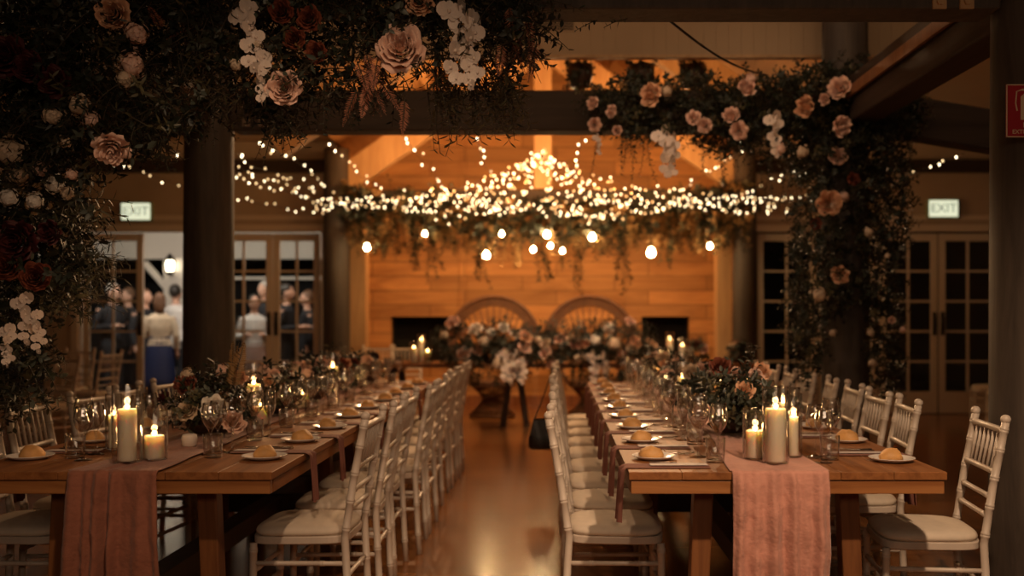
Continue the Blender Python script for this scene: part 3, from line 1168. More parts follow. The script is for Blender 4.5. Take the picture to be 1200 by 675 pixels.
# ------------------------------------------------------------------ cloth runners hanging over the table fronts
def make_runner(side, px0, px1, mname, label, folds, seed, widen):
    x0, x1 = TAB[side]
    rg = random.Random(seed)
    xa, xb = P(px0, 0, T_Y0).x, P(px1, 0, T_Y0).x
    w = xb - xa
    cx = (xa + xb) / 2
    tx = (x0 + x1) / 2
    L_on, L_down = 3.9, 0.58
    ph = [rg.uniform(0, 6.28) for _ in range(4)]
    nv1, nv2 = 46, 34

    def prof(u):
        # pleat profile across the width, 0..1
        a = 0
        for (c, s, h) in folds:
            a += h * math.exp(-((u - c) / s) ** 2)
        return a

    def fn(u, v):
        k = v * (nv1 + 6 + nv2)
        if k <= nv1:                                   # on the tabletop, from the far end to the edge
            t = 1 - k / nv1
            yy = T_Y0 + 0.005 + L_on * t ** 1.6
            ww = w * (1 - 0.10 * min(1, t * 4)) + 0.02 * sin(yy * 3 + ph[0])
            c = cx + (tx - cx) * min(1, t * 3) + 0.03 * sin(yy * 2.3 + ph[1]) * min(1, t * 3)
            b = 0.005 * prof(u) + 0.003 * max(0, mnoise.noise(Vector((u * 5, yy * 3.5, seed))))
            return (c + (u - .5) * ww + 0.012 * mnoise.noise(Vector((u * 3, yy * 4, seed + 9))), yy, TZ + 0.003 + b)
        if k <= nv1 + 6:                               # round the edge
            t = (k - nv1) / 6
            a = t * pi / 2
            r = 0.010 + 0.022 * prof(u)
            return (cx + (u - .5) * w, T_Y0 - r * sin(a) + 0.004, TZ + 0.003 + 0.005 * prof(u) * (1 - t) - 0.012 * (1 - cos(a)))
        t = (k - nv1 - 6) / nv2
        z = TZ - 0.012 - L_down * t
        r = 0.010 + 0.022 * prof(u) + 0.035 * t * prof(u) + 0.006 * sin(t * 5 + ph[2])
        x = cx + (u - .5) * w * (1 + widen * t) + 0.010 * t * sin(u * 9 + ph[3])
        x += 0.004 * mnoise.noise(Vector((u * 6, z * 7, seed)))
        yy = T_Y0 - 0.001 - r - (0.004 + .010 * t) * mnoise.noise(Vector((u * 7, z * 6, seed + 3))) - 0.007 * mnoise.noise(Vector((u * 9 + z * 12, z * 18 - u * 6, seed))) - 0.003 * mnoise.noise(Vector((u * 22 - z * 20, z * 40 + u * 9, seed))) - 0.006
        if t > 0.96:
            z += 0.01 * sin(u * 30)
        return (x, min(yy, T_Y0 - 0.006), z)

    mb = MB()
    mb.grid(fn, 64, nv1 + 6 + nv2)
    o = mb.build('table_runner', M[mname])
    sol = o.modifiers.new('thickness', 'SOLIDIFY')
    sol.thickness = 0.0016
    sol.offset = -1
    return tag(o, label, 'table runner', 'linen table runners')


make_runner('left', 82, 186, 'runner_left', 'shade-darkened linen runner hanging in deep folds over the front of the left-hand table',
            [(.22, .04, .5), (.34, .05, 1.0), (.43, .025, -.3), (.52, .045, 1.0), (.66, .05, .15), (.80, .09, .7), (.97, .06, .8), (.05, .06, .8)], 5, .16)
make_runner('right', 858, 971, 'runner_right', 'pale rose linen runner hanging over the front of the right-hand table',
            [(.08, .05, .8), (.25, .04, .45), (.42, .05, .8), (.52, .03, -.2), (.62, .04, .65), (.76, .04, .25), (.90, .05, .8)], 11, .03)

# ------------------------------------------------------------------ place settings
def dome(mb, r, h, n=18, m=7, wob=0.10, seed=0):
    mb.ball((0, 0, 0), 1, n, m, (r, r * .86, h), wob=wob, seed=seed)
    for i, v in enumerate(mb.v):
        if v[2] < 0:
            mb.v[i] = (v[0] * .96, v[1] * .96, v[2] * 0.15)


MESH = {}
mb = MB()
mb.lathe([(0.0, 0.004), (.050, .004), (.056, .006), (.083, .016), (.0855, .0165), (.0855, .0145), (.060, .003), (.052, 0.0), (0.0, 0.0)], 28)
MESH['plate'] = mb.mesh('side_plate', M['china'])
for s in range(3):
    mb = MB()
    dome(mb, .049, .044, wob=.22, seed=s + 1)
    MESH['roll%d' % s] = mb.mesh('bread_roll', M['bread'])
mb = MB()   # napkin folded in a strip, laid to the edge and hanging down (local +x points to the table edge at x=0)
def nap(u, v):
    w = 0.105
    y = (u - .5) * w
    f = 0.006 * (0.5 + 0.5 * sin(u * 9.5)) + .004 * sin(u * 4)
    s = v * 0.60
    if s < .30:
        return (-.30 + s, y, .0035 + f * .3)
    s -= .30
    if s < .03:
        a = s / .03 * pi / 2
        return (0.0 + (.008 + f) * sin(a), y, .0035 + f * .3 - (.010) * (1 - cos(a)))
    s -= .03
    k = s / .27
    return (.006 + f * 1.5 + .004 * k + (.010 + .010 * k) * (1 + sin(u * 8.5 + 1)) * .5, y * (1 - .12 * k), -.006 - s * .70)
mb.grid(nap, 20, 40)
MESH['napkin'] = mb.mesh('napkin', M['napkin'])
mb = MB()
mb.box2((-.105, -.024, 0), (.105, .024, .0012))
MESH['menu'] = mb.mesh('menu_card', M['paper'], smooth=False)
mb = MB()   # knife along x
mb.bar((-.10, 0, .004), (.0, 0, .004), .011, .006)
mb.add([(0, -.008, .003), (.09, -.009, .003), (.115, .004, .003), (.0, .007, .003), (0, -.008, .0045), (.09, -.009, .0045), (.115, .004, .0045), (0, .007, .0045)],
       [(0, 3, 2, 1), (4, 5, 6, 7), (0, 1, 5, 4), (1, 2, 6, 5), (2, 3, 7, 6), (3, 0, 4, 7)])
MESH['knife'] = mb.mesh('dinner_knife', M['steel'], smooth=False)
mb = MB()   # fork along x
mb.tube([(-.10, 0, .003), (-.05, 0, .004), (.03, 0, .006), (.05, 0, .004)], [.0065, .004, .0028, .0032], 6)
for k in range(4):
    yy = -.0085 + .0057 * k
    mb.tube([(.05, yy * .5, .004), (.062, yy, .004), (.10, yy, .008)], [.0022, .0017, .0010], 5)
mb.box((.053, 0, .0042), (.018, .016, .002))
MESH['fork'] = mb.mesh('dinner_fork', M['steel'])


def glass_prof(outer, t=0.0012):
    return outer


def goblet(h, rb, rim, bowl_z, stem_r=.0038, foot=.033, t=.0013, widest=.55):
    """outer wall up, inner wall down; one closed turned body"""
    pr = [(0, 0), (foot, 0), (foot, .0015), (foot * .55, .004), (stem_r * 1.5, .010), (stem_r, .022), (stem_r, bowl_z - .012), (stem_r * 1.8, bowl_z - .003)]
    H = h - bowl_z
    n = 9
    out = []
    for i in range(1, n + 1):
        k = i / n
        if k < widest:
            r = rb * math.sin((k / widest) * pi / 2) ** .75
        else:
            q = (k - widest) / (1 - widest)
            r = rb + (rim - rb) * (q * q * (3 - 2 * q))
        out.append((r, bowl_z + H * k))
    inn = [(max(0.0, r - t), z) for (r, z) in reversed(out)]
    inn[-1] = (inn[-1][0] * .9, inn[-1][1] + .001)
    return pr + out + [(inn[0][0], inn[0][1])] + inn[1:] + [(0.0, bowl_z + .006)]


for nm, args in (('wine_glass', dict(h=.205, rb=.036, rim=.029, bowl_z=.095)), ('red_wine_glass', dict(h=.225, rb=.041, rim=.031, bowl_z=.100, foot=.036)),
                 ('champagne_flute', dict(h=.225, rb=.027, rim=.024, bowl_z=.085, foot=.030, widest=.45))):
    mb = MB()
    mb.lathe(goblet(**args), 22)
    MESH[nm] = mb.mesh(nm, M['glass'])
mb = MB()
mb.lathe([(0, 0), (.032, 0), (.0345, .002), (.035, .006), (.0379, .090), (.0376, .092), (.0366, .092), (.0364, .090), (.0338, .014), (.032, .011), (0, .010)], 22)
MESH['tumbler'] = mb.mesh('water_tumbler', M['glass'])

TAKEN = set()
SIDE_TXT = {('left', 1): 'aisle side of the left-hand table', ('left', -1): 'outer side of the left-hand table',
            ('right', -1): 'aisle side of the right-hand table', ('right', 1): 'outer side of the right-hand table'}


def single(name, mesh, loc, rz, label, cat, group, scale=None):
    o = put(name, MESH[mesh], None, loc, (0, 0, rz), scale)
    return tag(o, label, cat, group)


jt = random.Random(21)
for side in ('left', 'right'):
    x0, x1 = TAB[side]
    for s in (-1, 1):
        edge = x1 if s > 0 else x0
        inner = -s
        where = SIDE_TXT[(side, s)]
        for k in range(9):
            nth = ordinal(k)
            y = CY[k] - 0.30 + (0.0 if (side, s) != ('left', 1) else .01) - (.06 if (side, s) == ('right', 1) and k == 0 else 0)
            px = edge + inner * 0.115
            j = lambda a=.008: jt.uniform(-a, a)
            single('side_plate', 'plate', (px + j(), y + .02 + j(), TZ + .0005), 0, 'white side plate at %s place from the front, %s' % (nth, where), 'plate', 'side plates')
            single('bread_roll', 'roll%d' % (k % 3), (px + j(), y + .02 + j(), TZ + .009), jt.uniform(0, 6), 'golden bread roll on %s plate from the front, %s' % (nth, where), 'bread roll', 'bread rolls', scale=jt.uniform(.92, 1.06))
            yn = y + .20 if not (side == 'right' and s == -1) else y - .165
            yn += j(.01)
            if yn < T_Y0 + .06:
                yn = T_Y0 + .075
            ntx = edge
            if side == 'left' or k > 0 or s == -1 or True:
                single('napkin', 'napkin', (ntx, yn, TZ), 0 if s > 0 else pi, 'mauve linen napkin at %s place from the front, %s' % (nth, where), 'napkin', 'mauve napkins')
            single('menu_card', 'menu', (edge + inner * .19, yn, TZ + .0085), j(.05), 'pale menu card on %s napkin from the front, %s' % (nth, where), 'card', 'menu cards')
            yk, yf = yn + .085, yn + .115
            if yn < y:
                yk, yf = yn + .068, y + .140
            single('dinner_knife', 'knife', (edge + inner * .19, yk, TZ + .0005), (0 if inner > 0 else pi) + j(.04), 'steel dinner knife at %s place from the front, %s' % (nth, where), 'knife', 'dinner knives')
            single('dinner_fork', 'fork', (edge + inner * .19, yf, TZ + .0005), (0 if inner > 0 else pi) + j(.04), 'steel dinner fork at %s place from the front, %s' % (nth, where), 'fork', 'dinner forks')
            gx = edge + inner * (.345 if (side, s) != ('left', -1) else .29)
            yb = y + (.10 if not (side == 'right' and s == -1) else -.02)
            third = 'red_wine_glass' if k % 2 == 0 else 'champagne_flute'
            for nm, dx, dy, word in (('tumbler', -.012, -.045, 'short water tumbler'), ('wine_glass', .02, .045, 'stemmed white wine glass'),
                                     (third, -.045, .095, 'large stemmed wine glass' if k % 2 == 0 else 'slim champagne flute'),
                                     ('wine_glass', .035, .135 if s * (1 if side == 'left' else -1) > 0 else -.12, 'second stemmed wine glass')):
                single({'tumbler': 'water_tumbler'}.get(nm, nm), nm, (gx + inner * dx + j(.01), yb + dy + j(.012), TZ + .0005), jt.uniform(0, 6),
                       '%s at %s place from the front, %s' % (word, nth, where), 'glass', {'tumbler': 'water tumblers'}.get(nm, nm.replace('_', ' ').replace('glass', 'glasses').replace('flute', 'flutes')))

# ------------------------------------------------------------------ candles and hurricane glasses
def on_table(px, py):
    d = FPX * (CAM_Z - TZ) / (py - VPY)
    return (px - VPX) * d / FPX, d


FL = MB()
FL.lathe([(0.0, 0.0), (.0042, .003), (.0058, .009), (.0048, .017), (.0026, .025), (0.0, .034)], 10)
MESH['flame'] = FL.mesh('flame', M['flame'])
WK = MB()
WK.tube([(0, 0, -.006), (.0005, 0, .006), (.002, 0, .012)], .0013, 6)
MESH['wick'] = WK.mesh('wick', M['wick'])
_wax = {}


def candle(x, y, r, h, label, group='lit candles', z=TZ):
    key = (round(r, 4), round(h, 4))
    if key not in _wax:
        mb = MB()
        mb.lathe([(0, 0), (r * .97, 0), (r, .004), (r, h - .006), (r * .97, h), (r * .86, h - .001), (r * .70, h - .010), (r * .3, h - .013), (0, h - .013)], 24)
        _wax[key] = mb.mesh('wax', M['wax'])
    t = thing('pillar_candle', label, 'candle', (x, y, z + .0006), rnd.uniform(0, 6), group)
    wx = put('wax', _wax[key], t)
    put('wick', MESH['wick'], wx, (0, 0, h - .010))
    put('flame', MESH['flame'], t, (.001, 0, h - .002), scale=(1.15, 1.15, rnd.uniform(.55, .75)))
    pl = lamp('candle_light', 'POINT', (0, 0, h + .015), .40, (1.0, 0.55, 0.22), shadow_soft_size=.012)
    pl.parent = t
    return t


_hur = {}


def hurricane(x, y, r, h, label, z=TZ, group='glass hurricane cylinders'):
    key = (round(r, 4), round(h, 4))
    if key not in _hur:
        mb = MB()
        mb.lathe([(0, 0), (r - .005, 0), (r - .001, .0015), (r, .006), (r, h - .004), (r - .0008, h - .0006), (r - .0015, h), (r - .0022, h - .0006), (r - .003, h - .004), (r - .003, .008), (r - .005, .005), (0, .0045)], 36)
        _hur[key] = mb.mesh('hurricane_glass', M['hurricane'])
    o = put('hurricane_glass', _hur[key], None, (x, y, z + .0002))
    return tag(o, label, 'candle glass', group)


FRONT = [
    # px, py(base), r, h, glass r, glass h, words
    (149, 544, .034, .192, .054, .285, 'tall ivory pillar candle', 'front of the left-hand table'),
    (181, 541, .036, .086, .048, .188, 'short ivory pillar candle', 'front of the left-hand table'),
    (133, 529, .019, .135, .032, .225, 'slim ivory candle behind the tall pillar', 'front of the left-hand table'),
    (909, 545, .037, .195, .049, .280, 'tall thick ivory pillar candle', 'front of the right-hand table'),
    (885, 540, .036, .102, .047, .190, 'short ivory pillar candle', 'front of the right-hand table'),
    (930, 538, .018, .150, .033, .245, 'slim ivory candle', 'front of the right-hand table'),
    (918, 527, .018, .180, .030, .255, 'slim ivory candle behind the tall thick pillar', 'front of the right-hand table'),
]
for px, py, r, h, gr, gh, wd, wh in FRONT:
    x, y = on_table(px, py)
    candle(x, y, r, h, '%s burning at the %s' % (wd, wh), z=TZ + .013)
    hurricane(x, y, gr, gh, 'clear glass cylinder of the %s, %s' % (wd.replace('ivory ', ''), wh.split(' of the ')[1]), z=TZ + .0085)
sx, sy = on_table(222, 525)
mb = MB()
mb.lathe([(0, 0), (.024, 0), (.030, .006), (.032, .035), (.028, .050), (.022, .052), (.020, .040), (0, .036)], 20)
o = mb.build('votive_holder', M['stone_votive'], loc=(sx, sy, TZ + .006))
tag(o, 'small frosted white votive holder on the runner of the left-hand table', 'candle holder')

CX = {s: (TAB[s][0] + TAB[s][1]) / 2 for s in TAB}
cr = random.Random(5)
cn = {'left': 0, 'right': 0}
for side in ('left', 'right'):
    for ci, (yy, trio) in enumerate([(5.03, [(.02, .05, .19, .30), (.10, -.10, .09, .19)]),
                                     (5.90, [(-.06, .04, .17, .27), (.07, -.05, .08, .18), (.0, -.16, .05, .12)]),
                                     (6.74, [(.04, .05, .19, .30), (-.08, -.06, .10, .2), (.08, -.12, .06, .13)]),
                                     (7.58, [(-.04, .03, .15, .25), (.08, -.04, .09, .18)])]):
        for (dx, dy, h, gh) in trio:
            cn[side] += 1
            r = .034 if h > .07 else .022
            x, y = CX[side] + dx, yy + dy
            size = 'tall' if h > .14 else ('short' if h > .07 else 'small votive')
            candle(x, y, r, h, '%s lit candle, %s of the row down the middle of the %s-hand table' % (size, ordinal(cn[side] - 1), side), z=TZ + .0125)
            hurricane(x, y, r + .014, gh, 'glass cylinder around the %s candle in the middle row, %s-hand table' % (ordinal(cn[side] - 1), side), z=TZ + .0075)
# head table candles
HZ = 0.76
for i, (px, d, h, gh, lab) in enumerate([(485, 11.62, .17, .24, 'left of the three pillar candles at the left end of the head table'),
                                          (494, 11.80, .26, .33, 'middle and tallest of the three pillar candles on the head table'),
                                          (501, 11.60, .13, .21, 'right of the three pillar candles at the left end of the head table'),
                                          (785, 11.75, .27, .36, 'taller of two pillar candles at the right end of the head table'),
                                          (800, 11.62, .20, .29, 'shorter of two pillar candles at the right end of the head table'),
                                          (774, 11.55, .11, .17, 'lowest pillar candle right of the head table flowers')]):
    x = P(px, 0, d).x
    candle(x, d, .036, h, 'ivory candle, ' + lab, 'head table candles', z=TZ + .005)
    hurricane(x, d, .050 if i != 1 else .047, gh, 'glass cylinder, ' + lab.replace('pillar ', ''), group='head table glass cylinders')

# ------------------------------------------------------------------ flowers
def petal(mb, a0, r0, tilt, ln, hw, cup, mi=0, nu=6, nv=6, z0=0.0, ruff=0.0, seed=0):
    def fn(u, v):
        uu = u * 2 - 1
        wprof = min(1.0, .50 + 1.2 * v) * sqrt(max(0.0, 1 - (max(0.0, v - .5) / .56) ** 2))
        rr = r0 + v * sin(tilt) * ln - cup * (1 - (1 - abs(uu)) ** 2) * 0.0
        z = z0 + v * cos(tilt) * ln - cup * uu * uu * v + ruff * sin(uu * 5 + seed) * v * v
        rr2 = rr + 0.10 * ln * sin(v * pi) * (1 - uu * uu) + (0.12 * ln * v ** 4)
        a = a0 + uu * hw * wprof / max(.25, rr2 + .2)
        return (rr2 * cos(a), rr2 * sin(a), z)
    mb.grid(fn, nu, nv, mi)


def rose_mesh(name, m, seed, openness=1.0):
    rg = random.Random(seed)
    mb = MB()
    for l, (n, r0, tl, ln, hw) in enumerate([(3, .04, -4, .80, .40), (4, .12, 2, .84, .50), (5, .22, 9, .86, .58), (6, .32, 17, .86, .64), (7, .38, 28, .86, .66), (6, .40, 46, .84, .70)]):
        off = rg.uniform(0, 6.28)
        for k in range(n):
            petal(mb, off + 2 * pi * k / n + rg.uniform(-.12, .12), r0, radians(tl * openness + rg.uniform(-5, 5)), ln * rg.uniform(.92, 1.08), hw * rg.uniform(.9, 1.1),
                  .10 + .05 * l, z0=-.06 * l, ruff=.03, seed=rg.uniform(0, 6))
    return mb.mesh(name, m)


def cluster_mesh(name, m, seed, n=95, R=.85, pr=.20):
    """a loose head of small four-petalled florets"""
    rg = random.Random(seed)
    mb = MB()
    mb.ball((0, 0, -.05), .62, 10, 8, wob=.3, seed=seed)
    for i in range(n):
        z = 1 - 1.7 * (i + .5) / n
        ph = i * 2.39996
        s = sqrt(max(0, 1 - z * z))
        v = Vector((s * cos(ph), s * sin(ph), z))
        c = v * R * (.75 + .55 * mnoise.noise(v * 1.7 + Vector((seed * 3.3, 0, 0)))) * rg.uniform(.55, 1.2)
        nrm = v
        t = nrm.orthogonal().normalized()
        b = nrm.cross(t)
        a0 = rg.uniform(0, 6)
        q = pr * rg.uniform(.6, 1.2)
        for k in range(4):
            a = a0 + k * pi / 2
            dd = (t * cos(a) + b * sin(a) + nrm * .35)
            mb.leaf(c, dd, nrm, q, q * .95, curl=.25, fold=.12)
    return mb.mesh(name, m)


def orchid_mesh(name, m, seed, n=9, L=3.0):
    """a drooping spray of broad five-petalled blossoms hanging along -z"""
    rg = random.Random(seed)
    mb = MB()
    pts = []
    for i in range(8):
        t = i / 7
        pts.append(Vector((.25 * sin(t * 2.2), .15 * sin(t * 3), -L * t)))
    mb.tube(pts, .03, 5, True, 1)
    for i in range(n):
        t = (i + .3) / n
        x = t * 7
        k = min(int(x), 6)
        q = pts[k].lerp(pts[k + 1], x - k)
        a = i * 2.2 + rg.uniform(-.4, .4)
        nrm = Vector((cos(a) * .5, -1, .1 * sin(a))).normalized()
        nrm.rotate(Quaternion((0, 0, 1), rg.uniform(-.9, .9)))
        side = nrm.cross(Vector((0, 0, 1))).normalized()
        up = side.cross(nrm)
        c = q + side * (.22 * (1 if i % 2 else -1)) + nrm * .15
        s = (1 - .45 * t) * rg.uniform(.9, 1.1)
        for (dx, dz, l, w) in ((0, 1, .46, .34), (-.6, -.9, .44, .32), (.6, -.9, .44, .32), (-1, .2, .52, .66), (1, .2, .52, .66)):
            dd = side * dx + up * dz + nrm * .18
            mb.round_petal(c + nrm * (.02 if w > .5 else 0), dd, nrm, l * s, w * s)
        mb.ball(c + nrm * .06, .09 * s, 6, 4)
    return mb.mesh(name, [m, M['stem']])


FM = {}
for c in ('blush', 'peach', 'rust', 'wine', 'cream', 'white'):
    for s in range(2):
        FM['rose_%s%d' % (c, s)] = rose_mesh('rose', M['petal_' + c], 10 + s * 7 + len(c), 1.0 if s == 0 else .7)
for s in range(2):
    FM['cluster_white%d' % s] = cluster_mesh('blossom_cluster', M['petal_white'], s)
    FM['cluster_blush%d' % s] = cluster_mesh('blossom_cluster', M['petal_blush'], s + 5)
    FM['cluster_cream%d' % s] = cluster_mesh('blossom_cluster', M['petal_cream'], s + 5)
    FM['orchid%d' % s] = orchid_mesh('orchid_spray', M['orchid'], s, 9 + s * 2)


def aim(v, roll=None):
    q = Vector(v).to_track_quat('Z', 'Y')
    q = q @ Quaternion((0, 0, 1), rnd.uniform(0, 6) if roll is None else roll)
    return q.to_euler()


def flower(parent, kind, color, p, r, face=(0, -1, 0.1), origin=Vector((0, 0, 0)), roll=None):
    """one bloom as a part; p is in world space"""
    v = rnd.randrange(2)
    if kind == 'orchid':
        m, nm, rot = FM['orchid%d' % v], 'orchid_spray', (rnd.uniform(-.15, .15), rnd.uniform(-.15, .15), rnd.uniform(-.5, .5))
    elif kind == 'cluster':
        m, nm, rot = FM['cluster_%s%d' % (color, v)], 'blossom_cluster', aim(face)
    else:
        m, nm, rot = FM['rose_%s%d' % (color, v)], 'rose', aim(face, roll)
    o = put(nm, m, parent, Vector(p) - origin, rot, r)
    if kind != 'orchid':
        o['label'] = {'blush': 'blush pink bloom', 'peach': 'peach bloom', 'rust': 'rust red bloom', 'wine': 'dark wine red bloom', 'cream': 'cream bloom', 'white': 'white bloom'}[color]
    else:
        o['label'] = 'pale orchid spray'
    return o


LEAVES = [M['leaf_dark'], M['leaf_olive'], M['leaf_grey'], M['leaf_dry'], M['stem']]


def fill_foliage(mb, poly, d0, d1, n, lw, ll, sl, nl, rng, mats=(0, 0, 0, 2, 1), bias=(0, -.2, -.35), curve=None):
    """sprigs spread through the solid that stands behind an outline, between two depths"""
    for i in range(n):
        px, py = sample(poly, rng)
        d = rng.uniform(d0, d1)
        p = P(px, py, d)
        v = Vector((rng.uniform(-1, 1) + bias[0], rng.uniform(-1, .8) + bias[1], rng.uniform(-1, 1) + bias[2]))
        mb.sprig(p, v, sl * rng.uniform(.6, 1.2), nl, lw * rng.uniform(.8, 1.25), ll * rng.uniform(.8, 1.2), rng.choice(mats), 4, .35, rng)


# ---- near frame: garland round the left column and along the beam
fr = random.Random(101)
NEAR_COL = [(-60, -30), (62, -30), (70, 110), (92, 180), (100, 245), (104, 300), (84, 340), (52, 370), (46, 430), (38, 476), (14, 484), (-60, 484)]
t = thing('floral_column_garland', 'dark floral garland wrapped round the front left column, with white orchids at its edge', 'garland', (-2.64, F1, 0), group='floral garlands')
org = Vector((-2.64, F1, 0))
mb = MB()
for i in range(1000):
    px, py = sample(NEAR_COL, fr)
    d = fr.uniform(3.72, 4.45)
    p = P(px, py, d) - org
    # keep the column core free
    if (p.x ** 2 + p.y ** 2) < .165 ** 2:
        continue
    v = Vector((p.x, p.y, 0)).normalized() * fr.uniform(0, .9) + Vector((fr.uniform(-.7, .7), fr.uniform(-.9, .5), fr.uniform(-.9, .4)))
    mb.sprig(p, v, fr.uniform(.10, .2), 9, fr.uniform(.018, .030), fr.uniform(.04, .062), fr.choice((0, 0, 0, 2, 1)), 4, .4, fr)
# long willow-like sprays reaching out to the right
for (px, py, dx, dz) in ((70, 300, 1, .25), (72, 312, 1, .05), (70, 322, 1, -.12), (62, 332, 1, -.15), (66, 318, 1, .12), (58, 345, 1, -.3), (75, 296, 1, .0), (60, 335, 1, 0.02),
                         (64, 265, 1, .3), (70, 252, 1, .1), (78, 240, 1, .1)):
    for kk in range(3):
        p = P(px + fr.uniform(-8, 8), py + fr.uniform(-6, 6), fr.uniform(3.75, 4.1)) - org
        mb.sprig(p, Vector((dx, fr.uniform(-.4, .2), dz + fr.uniform(-.1, .1))), fr.uniform(.20, .30), 16, .010, .065, 1 if kk < 2 else 0, 4, .35, fr)
mb.build('foliage', LEAVES, t)
for (k, c, px, py, r) in (('orchid', '', 24, 348, .060), ('orchid', '', 38, 368, .050), ('orchid', '', 6, 384, .05), ('cluster', 'cream', 12, 178, .075), ('cluster', 'cream', 22, 205, .05), ('cluster', 'white', 64, 216, .045),
                          ('cluster', 'white', 40, 236, .04), ('rose', 'wine', 20, 282, .075), ('rose', 'rust', 42, 325, .06), ('rose', 'rust', 8, 312, .06), ('cluster', 'cream', 78, 226, .035),
                          ('cluster', 'blush', 48, 198, .035), ('rose', 'wine', 60, 272, .05), ('cluster', 'white', 10, 232, .045), ('cluster', 'blush', 84, 205, .03)):
    flower(t, k, c, P(px, py, 3.68), r, (fr.uniform(-.3, .5), -1, fr.uniform(-.2, .3)), org)

t = thing('floral_beam_garland', 'lush dark floral garland hanging from the front beam with peach and blush roses', 'garland', (-1.2, F1, 2.54), group='floral garlands')
org = Vector((-1.2, F1, 2.54))
NEAR_BEAM = [(20, -40), (640, -40), (628, 30), (622, 62), (600, 84), (570, 96), (545, 108), (520, 94), (500, 84), (482, 100), (462, 112), (440, 96), (418, 118), (398, 118), (372, 112),
             (350, 128), (330, 152), (312, 158), (298, 128), (276, 112), (262, 116), (240, 132), (216, 142), (204, 168), (186, 186), (172, 170), (150, 160), (140, 180), (118, 186), (96, 170), (78, 190), (50, 200), (20, 200)]
mb = MB()
def clear_of_beam(p):
    """foliage lies on the face of the beam or below it, never inside its timber"""
    return p


for i in range(2500):
    px, py = sample(NEAR_BEAM, fr)
    d = fr.uniform(3.55, 4.35)
    p = P(px, py, d)
    if p.z > 2.50 and 3.97 < d < 4.23:
        d = fr.uniform(3.6, 3.96)
        p = P(px, py, d)
    # openings where the lit roof shows through
    if 466 < px < 600 and py > 48 and fr.random() < .72:
        continue
    if 372 < px < 470 and 50 < py < 100 and fr.random() < .45:
        continue
    p = p - org
    v = Vector((fr.uniform(-1, 1), fr.uniform(-1, .4), fr.uniform(-1.1, .5)))
    kind = fr.random()
    if kind < .55:
        mb.sprig(p, v, fr.uniform(.10, .18), 8, fr.uniform(.020, .030), fr.uniform(.036, .055), fr.choice((0, 0, 2)), 4, .5, fr)
    elif kind < .8:
        mb.sprig(p, v, fr.uniform(.12, .2), 10, .014, .05, fr.choice((0, 0, 1)), 4, .5, fr)
    else:
        mb.sprig(p, v, fr.uniform(.08, .14), 9, .010, .016, fr.choice((3, 1, 0)), 4, .4, fr)
for i in range(64):   # drooping willow at the right-hand end
    px, py = fr.uniform(500, 598), fr.uniform(50, 104)
    p = P(px, py, fr.uniform(3.6, 4.0)) - org
    mb.sprig(p, Vector((fr.uniform(-.1, .75), fr.uniform(-.3, .1), -1)), fr.uniform(.18, .27), 18, .0135, .062, fr.choice((1, 1, 1, 0)), 4, .3, fr)
for (px, py, dx) in ((622, 40, 1.0), (630, 30, 1.0), (615, 55, .8)):
    p = P(px, py, 3.75) - org
    mb.sprig(p, Vector((dx, -.1, -.15)), .10, 9, .016, .032, 0, 4, .4, fr)
for (px, py, dx) in ((250, 120, 0), (200, 150, -.1), (322, 140, .1), (180, 160, .0), (110, 150, .1), (334, 120, .0), (400, 104, .1)):   # little hanging trails
    for q in range(3):
        p = P(px + fr.uniform(-14, 14), py, fr.uniform(3.7, 4.05)) - org
        mb.sprig(p, Vector((dx, 0, -1)), fr.uniform(.12, .18), 12, .016, .032, 0, 4, .1, fr)
for px, py in ((700, 24), (735, 22)):   # small sprig that pokes out below the beam to the right
    p = P(px, py, 3.9) - org
    mb.sprig(p, Vector((-1 if px < 720 else -1, 0, -.25)), .10, 8, .020, .030, 0, 4, .2, fr)
mb.build('foliage', LEAVES, t)
for (px, py, n_) in ((440, 82, 5), (428, 96, 4), (612, 20, 5), (602, 40, 4), (176, 42, 3), (622, 52, 3), (415, 70, 2), (460, 130, 1)):   # feathery rust plumes
    mb = MB()
    p = P(px, py, 3.62)
    for q in range(n_):
        mb.frond(Vector((fr.uniform(-.05, .05), fr.uniform(-.04, .04), fr.uniform(-.04, .05))), Vector((fr.uniform(-.6, .7), fr.uniform(-.4, .1), -.8 if px != 176 else .1)), fr.uniform(.12, .18), 20, .034, .0034, 0, 1, .35, fr)
    o = mb.build('feathery_plume', [M['rust_plume'], M['stem']], t, loc=p - org)
    o['label'] = 'rust coloured feathery plume'
